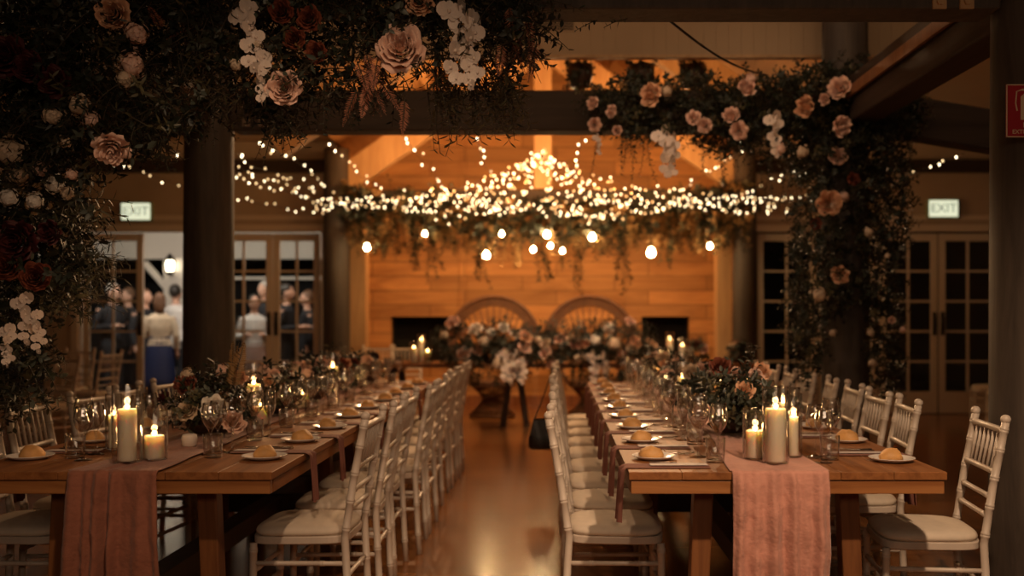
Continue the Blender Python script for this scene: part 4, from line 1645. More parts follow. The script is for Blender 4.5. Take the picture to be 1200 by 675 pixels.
for (k, c, px, py, r, f) in (('rose', 'peach', 133, 16, .066, (.1, -1, -.1)), ('rose', 'blush', 333, 103, .060, (.1, -1, -.1)), ('rose', 'blush', 470, 58, .085, (0, -1, .2)), ('rose', 'blush', 131, 174, .060, (.2, -.8, -.7)),
                             ('orchid', '', 283, 8, .085, None), ('orchid', '', 303, 66, .060, None), ('orchid', '', 532, 2, .100, None), ('orchid', '', 545, 20, .090, None),
                             ('rose', 'rust', 330, 14, .048, (0, -1, 0)), ('rose', 'rust', 362, 22, .044, (0, -1, 0)), ('rose', 'rust', 345, 46, .044, (0, -1, 0)), ('rose', 'rust', 371, 62, .044, (0, -1, 0)),
                             ('cluster', 'blush', 155, 76, .055, (0, -1, 0)), ('cluster', 'cream', 146, 92, .040, (0, -1, 0)), ('cluster', 'cream', 62, 136, .045, (0, -1, 0)), ('cluster', 'cream', 92, 124, .050, (0, -1, 0)),
                             ('cluster', 'blush', 106, 140, .040, (0, -1, -.3)), ('cluster', 'cream', 76, 166, .030, (0, -1, 0)), ('rose', 'wine', 36, 80, .060, (0, -1, 0)), ('rose', 'wine', 64, 96, .055, (0, -1, 0)),
                             ('cluster', 'cream', 276, 76, .030, (0, -1, 0)), ('cluster', 'cream', 300, 52, .030, (0, -1, 0)), ('rose', 'wine', 8, 66, .075, (0, -1, 0)), ('cluster', 'blush', 160, 40, .055, (0, -1, 0)), ('rose', 'peach', 492, 2, .05, (0, -1, 0))):
    flower(t, k, c, P(px, py, 3.56), r, f or (0, -1, 0), org)

# ---- second frame: garland along the beam and down the right column
t = thing('floral_beam_garland', 'floral garland on the second beam with blush roses and trailing orchids, right of the lights', 'garland', (1.2, F2, 2.6), group='floral garlands')
org = Vector((1.2, F2, 2.6))
FAR_BEAM = [(690, 112), (712, 98), (730, 90), (752, 94), (770, 96), (800, 84), (822, 88), (846, 96), (872, 90), (905, 92), (935, 88), (965, 72), (1000, 62), (1020, 76), (1035, 100), (1075, 110), (1086, 128), (1070, 150), (1050, 170),
            (1010, 180), (960, 190), (925, 185), (900, 176), (872, 172), (850, 180), (830, 172), (800, 160), (770, 156), (742, 158), (720, 152), (700, 150), (690, 130)]
mb = MB()
for i in range(1500):
    px, py = sample(FAR_BEAM, fr)
    d = fr.uniform(6.50, 7.25)
    p = P(px, py, d)
    if 6.84 < d < 7.16 and 2.57 < p.z < 2.9:
        d = fr.uniform(6.5, 6.85)
        p = P(px, py, d)
    v = Vector((fr.uniform(-1, 1), fr.uniform(-1, .4), fr.uniform(-1, .8)))
    mb.sprig(p - org, v, fr.uniform(.09, .16), 9, fr.uniform(.020, .032), fr.uniform(.036, .055), fr.choice((0, 0, 0, 1, 2)), 4, .4, fr)
for (px, y0, y1, dens) in ((698, 160, 238, 1), (730, 158, 205, 2), (752, 160, 212, 2), (762, 155, 200, 1), (846, 172, 215, 2), (862, 176, 205, 2), (900, 180, 230, 3), (885, 180, 215, 2), (925, 190, 240, 3), (738, 160, 190, 2), (825, 165, 195, 2), (1040, 165, 205, 2), (1062, 150, 190, 2)):
    for q in range(dens):
        x = px + fr.uniform(-6, 6)
        d = fr.uniform(6.6, 6.9)
        a, b = P(x, y0 - 6, d), P(x + fr.uniform(-5, 5), y1 + fr.uniform(-10, 8), d)
        mb.sprig(a - org, b - a, (b - a).length, int((b - a).length * 70), .024, .040, 0, 4, .02, fr)
mb.build('foliage', LEAVES, t)
for (k, c, px, py, r) in (('rose', 'blush', 695, 121, .050), ('rose', 'blush', 718, 131, .055), ('rose', 'blush', 697, 146, .050), ('rose', 'blush', 723, 153, .042), ('rose', 'peach', 763, 111, .085), ('cluster', 'cream', 781, 107, .06),
                          ('rose', 'blush', 813, 138, .055), ('rose', 'blush', 826, 147, .055), ('rose', 'blush', 857, 136, .072), ('rose', 'blush', 866, 153, .065), ('rose', 'blush', 874, 104, .075), ('cluster', 'blush', 880, 92, .055), ('rose', 'peach', 945, 125, .090),
                          ('rose', 'blush', 984, 103, .085), ('rose', 'blush', 967, 116, .050), ('rose', 'blush', 986, 148, .075), ('rose', 'peach', 1022, 112, .080), ('orchid', '', 905, 135, .105), ('orchid', '', 774, 152, .120), ('orchid', '', 786, 158, .10), ('cluster', 'cream', 940, 178, .06), ('cluster', 'blush', 915, 175, .05), ('orchid', '', 698, 158, .05)):
    flower(t, k, c, P(px, py, 6.42), r * .88, (fr.uniform(-1.3, 1.0), -1, fr.uniform(-.3, .7)), org)

t = thing('floral_column_garland', 'dark leafy garland round the second right column with a few blush roses', 'garland', (2.03, F2, 0), group='floral garlands')
org = Vector((2.03, F2, 0))
FAR_COL = [(940, 150), (1056, 150), (1062, 190), (1066, 225), (1060, 260), (1052, 300), (1046, 330), (1050, 362), (1046, 400), (1052, 420), (1044, 452), (1030, 470), (1012, 420), (1008, 360), (975, 360), (962, 420), (950, 455), (940, 440),
           (932, 400), (928, 360), (930, 310), (932, 265), (934, 220), (930, 180)]
mb = MB()
for i in range(1500):
    px, py = sample(FAR_COL, fr)
    d = fr.uniform(6.62, 7.30)
    p = P(px, py, d) - org
    rr = sqrt(p.x ** 2 + p.y ** 2)
    if rr < .165:
        k = .175 / max(rr, .01)
        p.x *= k
        p.y *= k
    v = Vector((p.x, p.y, 0)).normalized() * fr.uniform(.0, .9) + Vector((fr.uniform(-.7, .7), fr.uniform(-.7, .4), fr.uniform(-1, .3)))
    mb.sprig(p, v, fr.uniform(.08, .15), 9, fr.uniform(.018, .028), fr.uniform(.034, .05), fr.choice((0, 0, 0, 0, 1, 2)), 4, .4, fr)
mb.build('foliage', LEAVES, t)
for (k, c, px, py, r) in (('rose', 'blush', 982, 184, .070), ('rose', 'peach', 972, 238, .095), ('cluster', 'blush', 988, 230, .05), ('rose', 'peach', 984, 322, .060), ('cluster', 'cream', 960, 346, .070), ('rose', 'rust', 956, 262, .045), ('cluster', 'cream', 1018, 272, .045),
                          ('cluster', 'cream', 1040, 300, .03), ('cluster', 'cream', 976, 390, .035), ('cluster', 'cream', 1020, 390, .035), ('rose', 'blush', 1045, 375, .025), ('cluster', 'blush', 1058, 386, .03), ('cluster', 'cream', 1022, 425, .04), ('rose', 'rust', 1000, 210, .04)):
    flower(t, k, c, P(px, py, 6.60), r, (fr.uniform(-.4, .4), -1, fr.uniform(-.1, .3)), org)

# ---- tie beam greenery and hanging vines over the head table
t = thing('greenery_garland', 'long dark leafy garland lying along the beam behind the fairy lights', 'garland', (-.2, F3, 2.75))
org = Vector((-.2, F3, 2.75))
mb = MB()
TIE = [(396, 216), (430, 222), (520, 226), (600, 232), (700, 232), (800, 222), (884, 214), (884, 256), (840, 264), (760, 268), (690, 270), (600, 270), (520, 270), (440, 262), (396, 252)]
for i in range(1300):
    px, py = sample(TIE, fr)
    d = fr.choice((fr.uniform(12.15, 12.38), fr.uniform(12.15, 12.38), fr.uniform(12.62, 12.85)))
    mb.sprig(P(px, py, d) - org, Vector((fr.uniform(-1, 1), fr.uniform(-1, .6), fr.uniform(-1, .6))), fr.uniform(.12, .22), 9, .044, .075, fr.choice((0, 0, 0, 1, 3)), 4, .5, fr)
FRINGE = [(400, 256), (884, 256), (880, 284), (820, 290), (760, 280), (700, 292), (640, 280), (580, 292), (520, 284), (460, 294), (404, 284)]
for i in range(520):
    px, py = sample(FRINGE, fr)
    mb.sprig(P(px, py - 6, fr.uniform(12.15, 12.6)) - org, Vector((fr.uniform(-.4, .4), fr.uniform(-.4, .2), -1)), fr.uniform(.14, .26), 9, .044, .080, fr.choice((0, 0, 1, 3, 3)), 4, .1, fr)
mb.build('foliage', LEAVES, t)
VINES = [(420, 262, 290, 0), (447, 262, 300, 3), (463, 262, 305, 0), (484, 264, 322, 0), (500, 264, 334, 0), (513, 264, 290, 3), (527, 264, 300, 0), (545, 264, 300, 3), (560, 264, 345, 0), (572, 264, 300, 1), (585, 264, 285, 3), (602, 264, 315, 3),
         (612, 266, 290, 0), (630, 266, 346, 0), (648, 266, 300, 3), (662, 266, 320, 1), (677, 266, 348, 0), (690, 266, 296, 3), (706, 266, 300, 0), (727, 264, 348, 0), (742, 264, 290, 3), (755, 264, 285, 0), (775, 264, 290, 3), (782, 264, 318, 1), (795, 264, 300, 0), (808, 262, 300, 3), (822, 262, 295, 3), (840, 262, 285, 0)]
for i, (px, y0, y1, kind) in enumerate(VINES):
    d = 12.2 + (i * 37 % 11) * .04
    a, b = P(px, y0 - 14, d), P(px + fr.uniform(-6, 6), y1, d)
    mb = MB()
    Lh = (b - a).length
    dense = 5 if kind in (3,) else 3
    for q in range(dense):
        off = Vector((fr.uniform(-.05, .05), fr.uniform(-.04, .04), 0)) * (1 if kind == 3 else .4)
        mb.sprig(off, b - a + off * 1.5, Lh * fr.uniform(.8, 1.0), int(Lh * (60 if kind == 3 else 64)), .054, .090 if kind != 3 else .090, kind, 4, .02, fr)
    o = mb.build('hanging_vine', LEAVES, loc=a)
    col = {0: 'dark green', 1: 'olive', 3: 'dried golden'}[kind]
    tag(o, '%s vine hanging over the head table, %s counting from the left' % (col, ordinal(i)), 'vine', 'hanging vines over the head table')
# three leafy hanging baskets seen above the second beam
for i, px in enumerate((680, 752, 812)):
    d = 7.72 + .02 * i
    c = P(px, 84, d)
    t = thing('hanging_basket', '%s of three dark leafy baskets hanging above the second beam' % ('leftmost', 'middle', 'rightmost')[i], 'hanging basket', c, group='leafy hanging baskets')
    mb = MB()
    mb.lathe([(0, -.14), (.07, -.12), (.10, -.02), (.10, .05), (.09, .05), (.08, -.01), (0, -.05)], 14)
    mb.build('basket', M['dark_wood'], t)
    mb = MB()
    for q in range(60):
        a, zz = fr.uniform(0, 6.28), fr.uniform(-.15, .14)
        p = Vector((cos(a) * .085, sin(a) * .085, zz))
        mb.sprig(p, Vector((cos(a), sin(a), fr.uniform(-.9, .3))), .05, 5, .030, .045, 0, 4, .6, fr)
    mb.build('foliage', LEAVES, t)
    mb = MB()
    top = AZ + (RZ - AZ) * (c.x - RX) / (2.5 - RX) - .01 - c.z
    mb.tube([(0, 0, .05), (0, 0, top)], .006, 6)
    mb.build('cord', M['cable'], t)

# ------------------------------------------------------------------ table flower arrangements
def arrangement(x, y, z, rx, ry, h, blooms, label, group, seed, nspr=70, lw=.022, ll=.045, extra=None):
    rg = random.Random(seed)
    t = thing('flower_arrangement', label, 'flower arrangement', (x, y, z), 0, group)
    mb = MB()
    br = min(rx, ry) * .5
    mb.lathe([(0, 0), (br * .7, 0), (br, .03), (br * 1.05, .07), (br * .95, .07), (br * .85, .035), (0, .03)], 20)
    mb.build('bowl', M['dark_wood'], t)
    mb = MB()
    for i in range(nspr):
        a = rg.uniform(0, 2 * pi)
        el = rg.uniform(-.05, 1.35)
        v = Vector((cos(a) * cos(el) * rx, sin(a) * cos(el) * ry, sin(el) * h))
        L = v.length
        p = v * rg.uniform(.25, .7) + Vector((0, 0, .06))
        mb.sprig(p, v, L * .38, 8, lw * rg.uniform(.8, 1.3), ll * rg.uniform(.8, 1.3), rg.choice((0, 0, 2, 1)), 4, .35, rg)
    if extra:
        extra(mb, rg)
    mb.build('foliage', LEAVES, t)
    for (kind, c, dx, dy, dz, r) in blooms:
        f = Vector((dx / rx * .6, -0.75, .45 + dz))
        flower(t, kind, c, Vector((dx, dy, dz)), r, f)
    return t


COLS = ['rust', 'blush', 'cream', 'white', 'peach', 'wine']


def rand_blooms(rg, n, rx, ry, h, r):
    out = []
    for i in range(n):
        a = rg.uniform(0, 2 * pi)
        el = rg.uniform(.35, 1.2)
        out.append(('rose' if rg.random() < .75 else 'cluster', rg.choice(['blush', 'cream', 'white', 'blush']) if rg.random() < .5 else rg.choice(['rust', 'peach', 'wine', 'blush']), cos(a) * cos(el) * rx * .75, sin(a) * cos(el) * ry * .75, .06 + sin(el) * h * .72, r * rg.uniform(.8, 1.15)))
    return [(k, (c if k == 'rose' else ('cream' if c not in ('blush', 'white') else c)), *v) for (k, c, *v) in out]


first_left = [('rose', 'white', .085, -.20, .13, .056), ('rose', 'cream', -.035, -.19, .115, .048), ('rose', 'rust', -.075, -.08, .215, .052), ('rose', 'wine', -.19, -.05, .16, .035), ('rose', 'blush', .185, -.24, .07, .050), ('cluster', 'cream', -.12, .05, .26, .045), ('rose', 'peach', .10, .1, .24, .04), ('rose', 'rust', -.17, .1, .22, .04), ('cluster', 'blush', .03, .05, .28, .04)]
def fl_extra(mb, rg):
    for q in range(3):
        mb.frond(Vector((.10, 0, .2)), Vector((.1 + .12 * q - .1, .05, 1)), .22, 20, .045, .010, 3, 4, .1, rg)
arrangement(CX['left'] - .02, 4.56, TZ + .017, .21, .34, .28, first_left, 'nearest flower arrangement on the left-hand table, with white roses and a tall bronze fern', 'table centrepieces', 41, 110, extra=fl_extra)
first_right = [('rose', 'peach', .03, -.18, .20, .045), ('rose', 'rust', -.03, .10, .29, .050), ('rose', 'blush', .11, -.02, .25, .045), ('rose', 'peach', .17, .12, .27, .045), ('cluster', 'white', .13, -.17, .17, .045), ('rose', 'blush', .06, .15, .25, .045), ('rose', 'blush', -.16, -.22, .10, .05), ('rose', 'cream', .17, -.25, .11, .045)]
def fr_extra(mb, rg):
    for q in range(4):
        mb.sprig(Vector((.08, .05, .24)), Vector((.25 + .15 * q - .2, .05, 1)), .17, 12, .018, .045, 0, 4, -.2, rg)
    for q in range(24):
        mb.sprig(Vector((rg.uniform(-.05, .22), rg.uniform(-.25, -.1), rg.uniform(.08, .2))), Vector((rg.uniform(-.3, .8), -.6, rg.uniform(-.3, .5))), .10, 8, .028, .055, rg.choice((2, 2, 0)), 4, .3, rg)
arrangement(CX['right'] - .01, 4.60, TZ + .017, .21, .34, .28, first_right, 'nearest flower arrangement on the right-hand table, with peach roses and an upright olive sprig', 'table centrepieces', 43, 110, extra=fr_extra)
ar = random.Random(77)
for side in ('left', 'right'):
    for i, yy in enumerate((5.47, 6.32, 7.17, 7.98)):
        arrangement(CX[side] + ar.uniform(-.02, .02), yy, TZ + (.017 if yy < 7.3 else .001), .20, .24, .24 + ar.uniform(-.02, .05), rand_blooms(ar, 9, .2, .24, .26, .048),
                    '%s flower arrangement from the front on the %s-hand table' % (ordinal(i + 1), side), 'table centrepieces', 60 + i + (10 if side == 'left' else 0), 64, .026, .052)

# ------------------------------------------------------------------ head table and its flowers
t = thing('head_table', 'long timber head table across the stage on splayed trestles', 'table', (.07, 11.75, 0))
mb = MB()
for i in range(4):
    mb.box2((-2.33, -.40 + .2 * i + .001, HZ - .045), (2.33, -.20 + .2 * i - .001, HZ))
mb.build('tabletop', M['table_leg'], t, smooth=False, bevel=.003)
for x in (-1.95, -.56, .75, 1.95):
    for s in (-1, 1):
        mb = MB()
        mb.bar((x + s * .14, 0, 0), (x + s * .05, 0, HZ - .10), .07, .12, up=Vector((0, 1, 0)))
        mb.build('leg', M['dark_wood'], t, smooth=False, bevel=.005)
    mb = MB()
    mb.box2((x - .06, -.34, HZ - .10), (x + .06, .34, HZ - .046))
    mb.build('cleat', M['dark_wood'], t, smooth=False, bevel=.004)

hr = random.Random(9)
def big(cx_px, label, seed, white, blush):
    d = 11.45
    x = P(cx_px, 0, d).x
    bl = []
    for (px, py, k, c, r) in white + blush:
        q = P(px, py, d)
        bl.append((k, c, q.x - x, -.34 + hr.uniform(-.05, .04), q.z - HZ, r * (.94 if k != 'orchid' else .78)))
    def ex(mb, rg):
        for q in range(150):
            px, py = rg.uniform(cx_px - 62, cx_px + 62), rg.uniform(384, 424)
            p = P(px, py, d) - Vector((x, d, HZ))
            p.z = max(p.z, .03)
            mb.sprig(Vector((p.x, rg.uniform(-.3, .15), p.z)), Vector((p.x * 1.2, -.5, rg.uniform(-.3, .7))), .2, 9, .034, .07, rg.choice((0, 0, 0, 2)), 4, .4, rg)
        for q in range(70):   # leaves between the blooms
            px, py = rg.uniform(cx_px - 60, cx_px + 60), rg.uniform(378, 426)
            p = P(px, py, d) - Vector((x, d, HZ))
            mb.sprig(Vector((p.x, rg.uniform(-.42, -.30), max(p.z, .04))), Vector((rg.uniform(-1, 1), -.3, rg.uniform(-.4, .8))), .13, 8, .034, .065, rg.choice((0, 0, 0, 2)), 4, .4, rg)
        for q in range(70):   # spill over the front of the table
            px, py = rg.uniform(cx_px - 50, cx_px + 40), rg.uniform(424, 440)
            p = P(px, py, d) - Vector((x, d, HZ))
            mb.sprig(Vector((p.x, rg.uniform(-.33, -.20), min(p.z, .06))), Vector((rg.uniform(-.5, .5), -.25, -1)), .14, 8, .034, .06, rg.choice((0, 0, 2)), 4, .2, rg)
    return arrangement(x, d, HZ + .001, .42, .25, .3, bl, label, 'head table arrangements', seed, 90, .034, .07, extra=ex)


big(578, 'large white and blush flower arrangement on the head table before the left peacock chair', 1,
    [(560, 386, 'rose', 'white', .085), (578, 390, 'cluster', 'white', .10), (592, 385, 'rose', 'white', .08), (606, 392, 'rose', 'white', .085), (569, 399, 'cluster', 'cream', .09), (590, 410, 'orchid', '', .15), (602, 412, 'orchid', '', .16), (612, 418, 'orchid', '', .13), (585, 425, 'cluster', 'cream', .10), (606, 426, 'cluster', 'white', .09)],
    [(535, 378, 'rose', 'blush', .09), (545, 390, 'rose', 'peach', .085), (532, 390, 'rose', 'peach', .08), (548, 412, 'rose', 'blush', .09), (564, 410, 'rose', 'blush', .08), (617, 394, 'rose', 'peach', .085), (616, 406, 'rose', 'blush', .085), (525, 392, 'cluster', 'cream', .08), (632, 398, 'cluster', 'cream', .07)])
big(695, 'large white and blush flower arrangement on the head table before the right peacock chair', 2,
    [(713, 384, 'cluster', 'white', .105), (697, 398, 'cluster', 'white', .10), (718, 402, 'cluster', 'cream', .12), (690, 412, 'orchid', '', .16), (702, 414, 'orchid', '', .15), (678, 418, 'cluster', 'cream', .10), (694, 428, 'orchid', '', .11), (668, 398, 'rose', 'cream', .07)],
    [(657, 398, 'rose', 'blush', .085), (675, 403, 'rose', 'blush', .09), (640, 402, 'rose', 'cream', .07), (640, 412, 'rose', 'blush', .085), (735, 378, 'rose', 'blush', .08), (742, 400, 'rose', 'peach', .08), (738, 408, 'rose', 'cream', .08), (684, 402, 'rose', 'peach', .06), (646, 425, 'rose', 'blush', .07), (724, 414, 'rose', 'blush', .05)])
for (px, lab, sd) in ((760, 'small low flower arrangement on the head table beside the right candles', 5), (820, 'green flower arrangement at the right end of the head table', 6), (868, 'low arrangement with rust blooms at the far right end of the head table', 7)):
    arrangement(P(px, 0, 11.6).x, 11.95 if px < 830 else 11.7, HZ + .001, .17, .2, .26, rand_blooms(hr, 6, .17, .2, .22, .07), lab, 'head table arrangements', sd, 46, .03, .06)

# peacock chairs behind the head table
def peacock():
    t = thing('peacock_chair', 'round-backed brown rattan peacock chair, left of the pair behind the head table', 'chair', (0, 0, 0), group='rattan peacock chairs')
    cz, R = .96, .60
    def arc(r, tube, name, a0, a1, sx=1.0, n=40):
        mb = MB()
        pts = []
        for i in range(n + 1):
            a = radians(a0 + (a1 - a0) * i / n)
            rr = r
            pts.append((rr * cos(a) * sx, .22 + .10 * sin(a), cz + rr * sin(a)))
        mb.tube(pts, tube, 10)
        return mb.build(name, M['rattan'], t)
    mb = MB()
    for off, tb in ((0, .034), (-.055, .026), (-.10, .026)):
        pts = []
        for i in range(45):
            a = radians(-38 + 256 * i / 44)
            k = 1 if sin(a) > 0 else 1 - .38 * abs(sin(a))
            pts.append(((R + off) * cos(a) * k, .22 + .10 * max(0, sin(a)), cz + (R + off) * sin(a)))
        mb.tube(pts, tb, 9)
    hoop = mb.build('back_hoop', M['rattan'], t)
    for i in range(15):
        a = radians(12 + 156 * i / 14)
        mb = MB()
        p0, p1 = Vector((.16 * cos(a), .20, cz - .38 + .16 * sin(a))), Vector(((R - .12) * cos(a), .22 + .09 * sin(a), cz + (R - .12) * sin(a)))
        mb.tube([p0, p0.lerp(p1, .5) , p1], [.010, .008, .012], 6)
        for q in (.62, .72):
            mb.ball(p0.lerp(p1, q), .026, 7, 5, (.8, .6, 1.2))
        mb.build('back_spoke', M['rattan'], hoop)
    mb = MB()
    for r in (.30,):
        pts = [(r * cos(radians(4 + 172 * i / 24)), .22, cz - .30 + r * 1.0 * sin(radians(4 + 172 * i / 24))) for i in range(25)]
        mb.tube(pts, .014, 7)
    mb.build('back_ring', M['rattan'], hoop)
    mb = MB()
    mb.lathe([(0, .42), (.27, .42), (.30, .44), (.30, .46), (.27, .475), (0, .48)], 28)
    mb.build('seat', M['rattan'], t)
    mb = MB()
    for i in range(26):
        a = 2 * pi * i / 26
        for s in (-1, 1):
            pts = []
            for j in range(7):
                z = .03 + .39 * j / 6
                r = .12 + .17 * abs(2 * j / 6 - 1) ** 1.3
                b = a + s * .5 * (j / 6 - .5)
                pts.append((r * cos(b), r * sin(b), z))
            mb.tube(pts, .008, 4)
    for z, r in ((.025, .29), (.22, .125), (.41, .28)):
        pts = [(r * cos(2 * pi * k / 24), r * sin(2 * pi * k / 24), z) for k in range(25)]
        mb.tube(pts, .018, 6)
    mb.build('hourglass_base', M['rattan'], t)
    for s in (-1, 1):
        mb = MB()
        mb.tube([(s * .50, .22, .55), (s * .40, .05, .60), (s * .36, -.16, .58), (s * .31, -.22, .46)], .022, 8)
        mb.build('armrest', M['rattan'], t)
    return t


pc = peacock()
pc.location = (P(577, 0, 12.95).x, 12.95, 0)
KIDS[pc.name] = [(c, list(c.children)) for c in pc.children]
p2 = copy_tree(pc)
p2.location = (P(692, 0, 12.95).x, 12.95, 0)
p2['label'] = 'round-backed brown rattan peacock chair, right of the pair behind the head table'

# ------------------------------------------------------------------ lights: fairy strings and bulbs
mb = MB()
mb.ball((0, 0, 0), .0088, 6, 4, (1, 1, 1.3))
MESH['fairy'] = mb.mesh('bulb', M['fairy'])
MESH['fairy_dim'] = mb.mesh('bulb', M['fairy_dim'])
lr = random.Random(17)
n_str = 0


def strand(pts, spacing_px, label, jitter=2.2, sag=0.0):
    """one string of fairy lights through the given (column, row, depth) points"""
    global n_str
    n_str += 1
    Q = []
    for i in range(len(pts) - 1):
        a, b = pts[i], pts[i + 1]
        for k in range(6):
            s = k / 6
            Q.append((a[0] + (b[0] - a[0]) * s, a[1] + (b[1] - a[1]) * s, a[2] + (b[2] - a[2]) * s))
    Q.append(pts[-1])
    W = [P(*q) for q in Q]
    o0 = W[0].copy()
    t = thing('fairy_light_string', label, 'fairy lights', o0, 0, 'strings of fairy lights')
    mb = MB()
    mb.tube([w - o0 for w in W], .0022, 4)
    mb.build('wire', M['cable'], t)
    acc, nxt = 0, spacing_px * .5
    cnt = 0
    for i in range(len(Q) - 1):
        l = math.hypot(Q[i + 1][0] - Q[i][0], Q[i + 1][1] - Q[i][1])
        while nxt <= acc + l and l > 0:
            s = (nxt - acc) / l
            p = W[i].lerp(W[i + 1], s)
            k = p.y / FPX
            p = p + Vector((lr.gauss(0, jitter) * k, lr.uniform(-.05, .05), lr.gauss(0, jitter) * k))
            if cnt < 100:
                put('bulb', MESH['fairy' if lr.random() < .62 else 'fairy_dim'], t, p - o0)
                cnt += 1
            nxt += spacing_px * lr.choice((.45, .8, 1.0, 1.3, 1.5))
        acc += l


PK = (632, 178, 11.7)
strand([(386, 164, 7.15), (398, 182, 8), (412, 196, 9), (424, 208, 10), (440, 216, 11), (458, 230, 11.9)], 8, 'short fairy light string dropping from the second beam, leftmost of four')
strand([(472, 160, 7.15), (485, 176, 8), (496, 190, 9), (508, 201, 10), (515, 216, 11), (530, 230, 11.9)], 8, 'short fairy light string dropping from the second beam, second from left')
strand([(556, 160, 7.15), (563, 174, 8), (565, 188, 9), (572, 200, 10.5), (586, 214, 11.9)], 8, 'short fairy light string dropping from the second beam, third from left')
strand([(682, 160, 7.15), (679, 176, 8.2), (676, 190, 9.5), (668, 202, 11), (655, 212, 11.8)], 8, 'short fairy light string dropping from the second beam, right of the peak')
strand([(128, 186, 8.6), (150, 196, 9), (175, 205, 9.5), (205, 215, 10), (250, 228, 10.5), (300, 238, 11), (345, 246, 11.5), (380, 246, 12)], 12, 'fairy light string sweeping lowest past the left log column')
strand([(200, 175, 7.3), (218, 182, 7.7), (275, 200, 9), (300, 212, 9.7), (330, 222, 10.5), (372, 236, 12)], 12, 'fairy light string passing behind the left log column, above the lowest')
strand([(276, 178, 7.3), (292, 194, 8), (310, 200, 9), (335, 206, 10), (360, 214, 11), (376, 226, 12)], 10, 'fairy light string starting beside the left log column, upper row')
strand([(276, 208, 8), (300, 216, 9), (322, 220, 10), (345, 226, 11), (380, 238, 12)], 9, 'fairy light string starting beside the left log column, middle row')
strand([(276, 194, 8), (296, 206, 9), (320, 212, 10), (350, 218, 11), (384, 232, 12)], 9, 'fairy light string starting beside the left log column, second row')
strand([(300, 164, 7.3), (318, 176, 8), (340, 184, 9), (362, 200, 10.5), (388, 222, 11.8), (400, 232, 12)], 9, 'fairy light string rising left of the short drops')
strand([(1130, 180, 7.3), (1105, 188, 8), (1080, 199, 8.8), (1062, 207, 9.3), (1040, 212, 9.8), (990, 224, 10.8), (930, 236, 11.6), (880, 240, 12)], 12, 'fairy light string sweeping out past the right floral column')
strand([(872, 164, 7.4), (858, 186, 8.5), (842, 198, 9.5), (822, 206, 10.3), (806, 218, 11.2), (780, 228, 12)], 9, 'fairy light string falling from the flowers right of the peak')
strand([(960, 196, 8.5), (925, 205, 9.5), (900, 214, 10.5), (880, 222, 11.2), (850, 234, 12)], 9, 'fairy light string coming out of the right flowers, upper row')
strand([(1000, 214, 9), (960, 226, 10), (925, 232, 11), (890, 232, 11.5), (850, 240, 12)], 9, 'fairy light string coming out of the right flowers, lower row')
ENDS = [(372, 242), (410, 240), (450, 244), (490, 240), (520, 246), (548, 238), (572, 250), (596, 252), (660, 248), (690, 258), (715, 246), (745, 240), (780, 244), (820, 238), (862, 240), (915, 236)]
for i, (ex, ey) in enumerate(ENDS):
    dx = ex - PK[0]
    pts = []
    for k in range(9):
        s = k / 8
        x = PK[0] + dx * s
        e = .62 if abs(dx) > 90 else .9
        y = PK[1] + i % 3 + (ey - PK[1]) * (s ** e) + (8 * sin(pi * s) * (1 if abs(dx) > 90 else .2)) + lr.uniform(-2, 2)
        pts.append((x + lr.uniform(-2, 2), y, 11.35 + .035 * (i * 7 % 16) + .12 * s))
    strand(pts, 6.6 if abs(dx) < 160 else 8.5, '%s fairy light string from the left falling from the central peak' % ordinal(i), 3.0)
for j, (y0, am, nm) in enumerate(((238, 4, 'upper'), (244, 6, 'lower'))):
    for (xa, xb, side) in ((366, 640, 'left'), (640, 922, 'right')):
        pts = []
        n = 16
        for k in range(n + 1):
            s = k / n
            x = xa + (xb - xa) * s
            mid = 1 - abs(x - 645) / 280
            pts.append((x, y0 + am * sin(x * .035 + j * 2) - (1 - mid) * 4 + (8 * mid if j else 0), 12.0 + .03 * j))
        strand(pts, 5.0, '%s swag of fairy lights along the beam, %s half' % (nm, side), 3.4)
for (pts, lab) in (([(622, 205, 11.8), (616, 225, 11.8), (606, 243, 11.8), (592, 250, 11.8), (572, 242, 11.9), (556, 226, 11.9)], 'low looped fairy light swag left of the peak'),
                   ([(640, 215, 11.8), (645, 235, 11.8), (655, 248, 11.8), (668, 250, 11.8), (682, 240, 11.9)], 'low looped fairy light swag right of the peak'),
                   ([(668, 250, 11.85), (690, 257, 11.85), (712, 250, 11.9), (730, 238, 12)], 'lowest fairy light loop right of the peak')):
    strand(pts, 4.0, lab, 2.2)

EB = MB()
EB.lathe([(0.0, -.062), (.018, -.058), (.030, -.042), (.032, -.026), (.024, -.006), (.014, .008), (.012, .014), (0, .014)], 14)
MESH['edison'] = EB.mesh('glass_bulb', M['edison'])
EB = MB()
EB.lathe([(0, .012), (.014, .012), (.016, .016), (.016, .05), (.010, .058), (0, .058)], 12)
MESH['socket'] = EB.mesh('bulb_socket', M['brass'])
for i, (px, py, sc) in enumerate([(430, 287, 1.1), (498, 272, .8), (570, 296, 1.2), (588, 272, .8), (625, 290, .9), (641, 272, 1.1), (645, 286, .8), (659, 292, .8), (694, 275, 1.15), (763, 292, 1.5), (832, 286, .95)]):
    d = 12.02 + (i % 3) * .05
    c = P(px, py, d)
    t = thing('hanging_bulb', 'glowing filament bulb hanging over the head table, %s from the left' % ordinal(i), 'light bulb', c, 0, 'filament bulbs over the head table')
    put('glass_bulb', MESH['edison'], t, scale=sc)
    put('bulb_socket', MESH['socket'], t, scale=sc)
    mb = MB()
    dz = 2.78 - c.z
    mb.tube([(0, 0, .05 * sc), (.0, .01, dz * .6), (0, .37 - (i % 3) * .05, dz)], .004, 5)
    mb.build('cord', M['cable'], t)

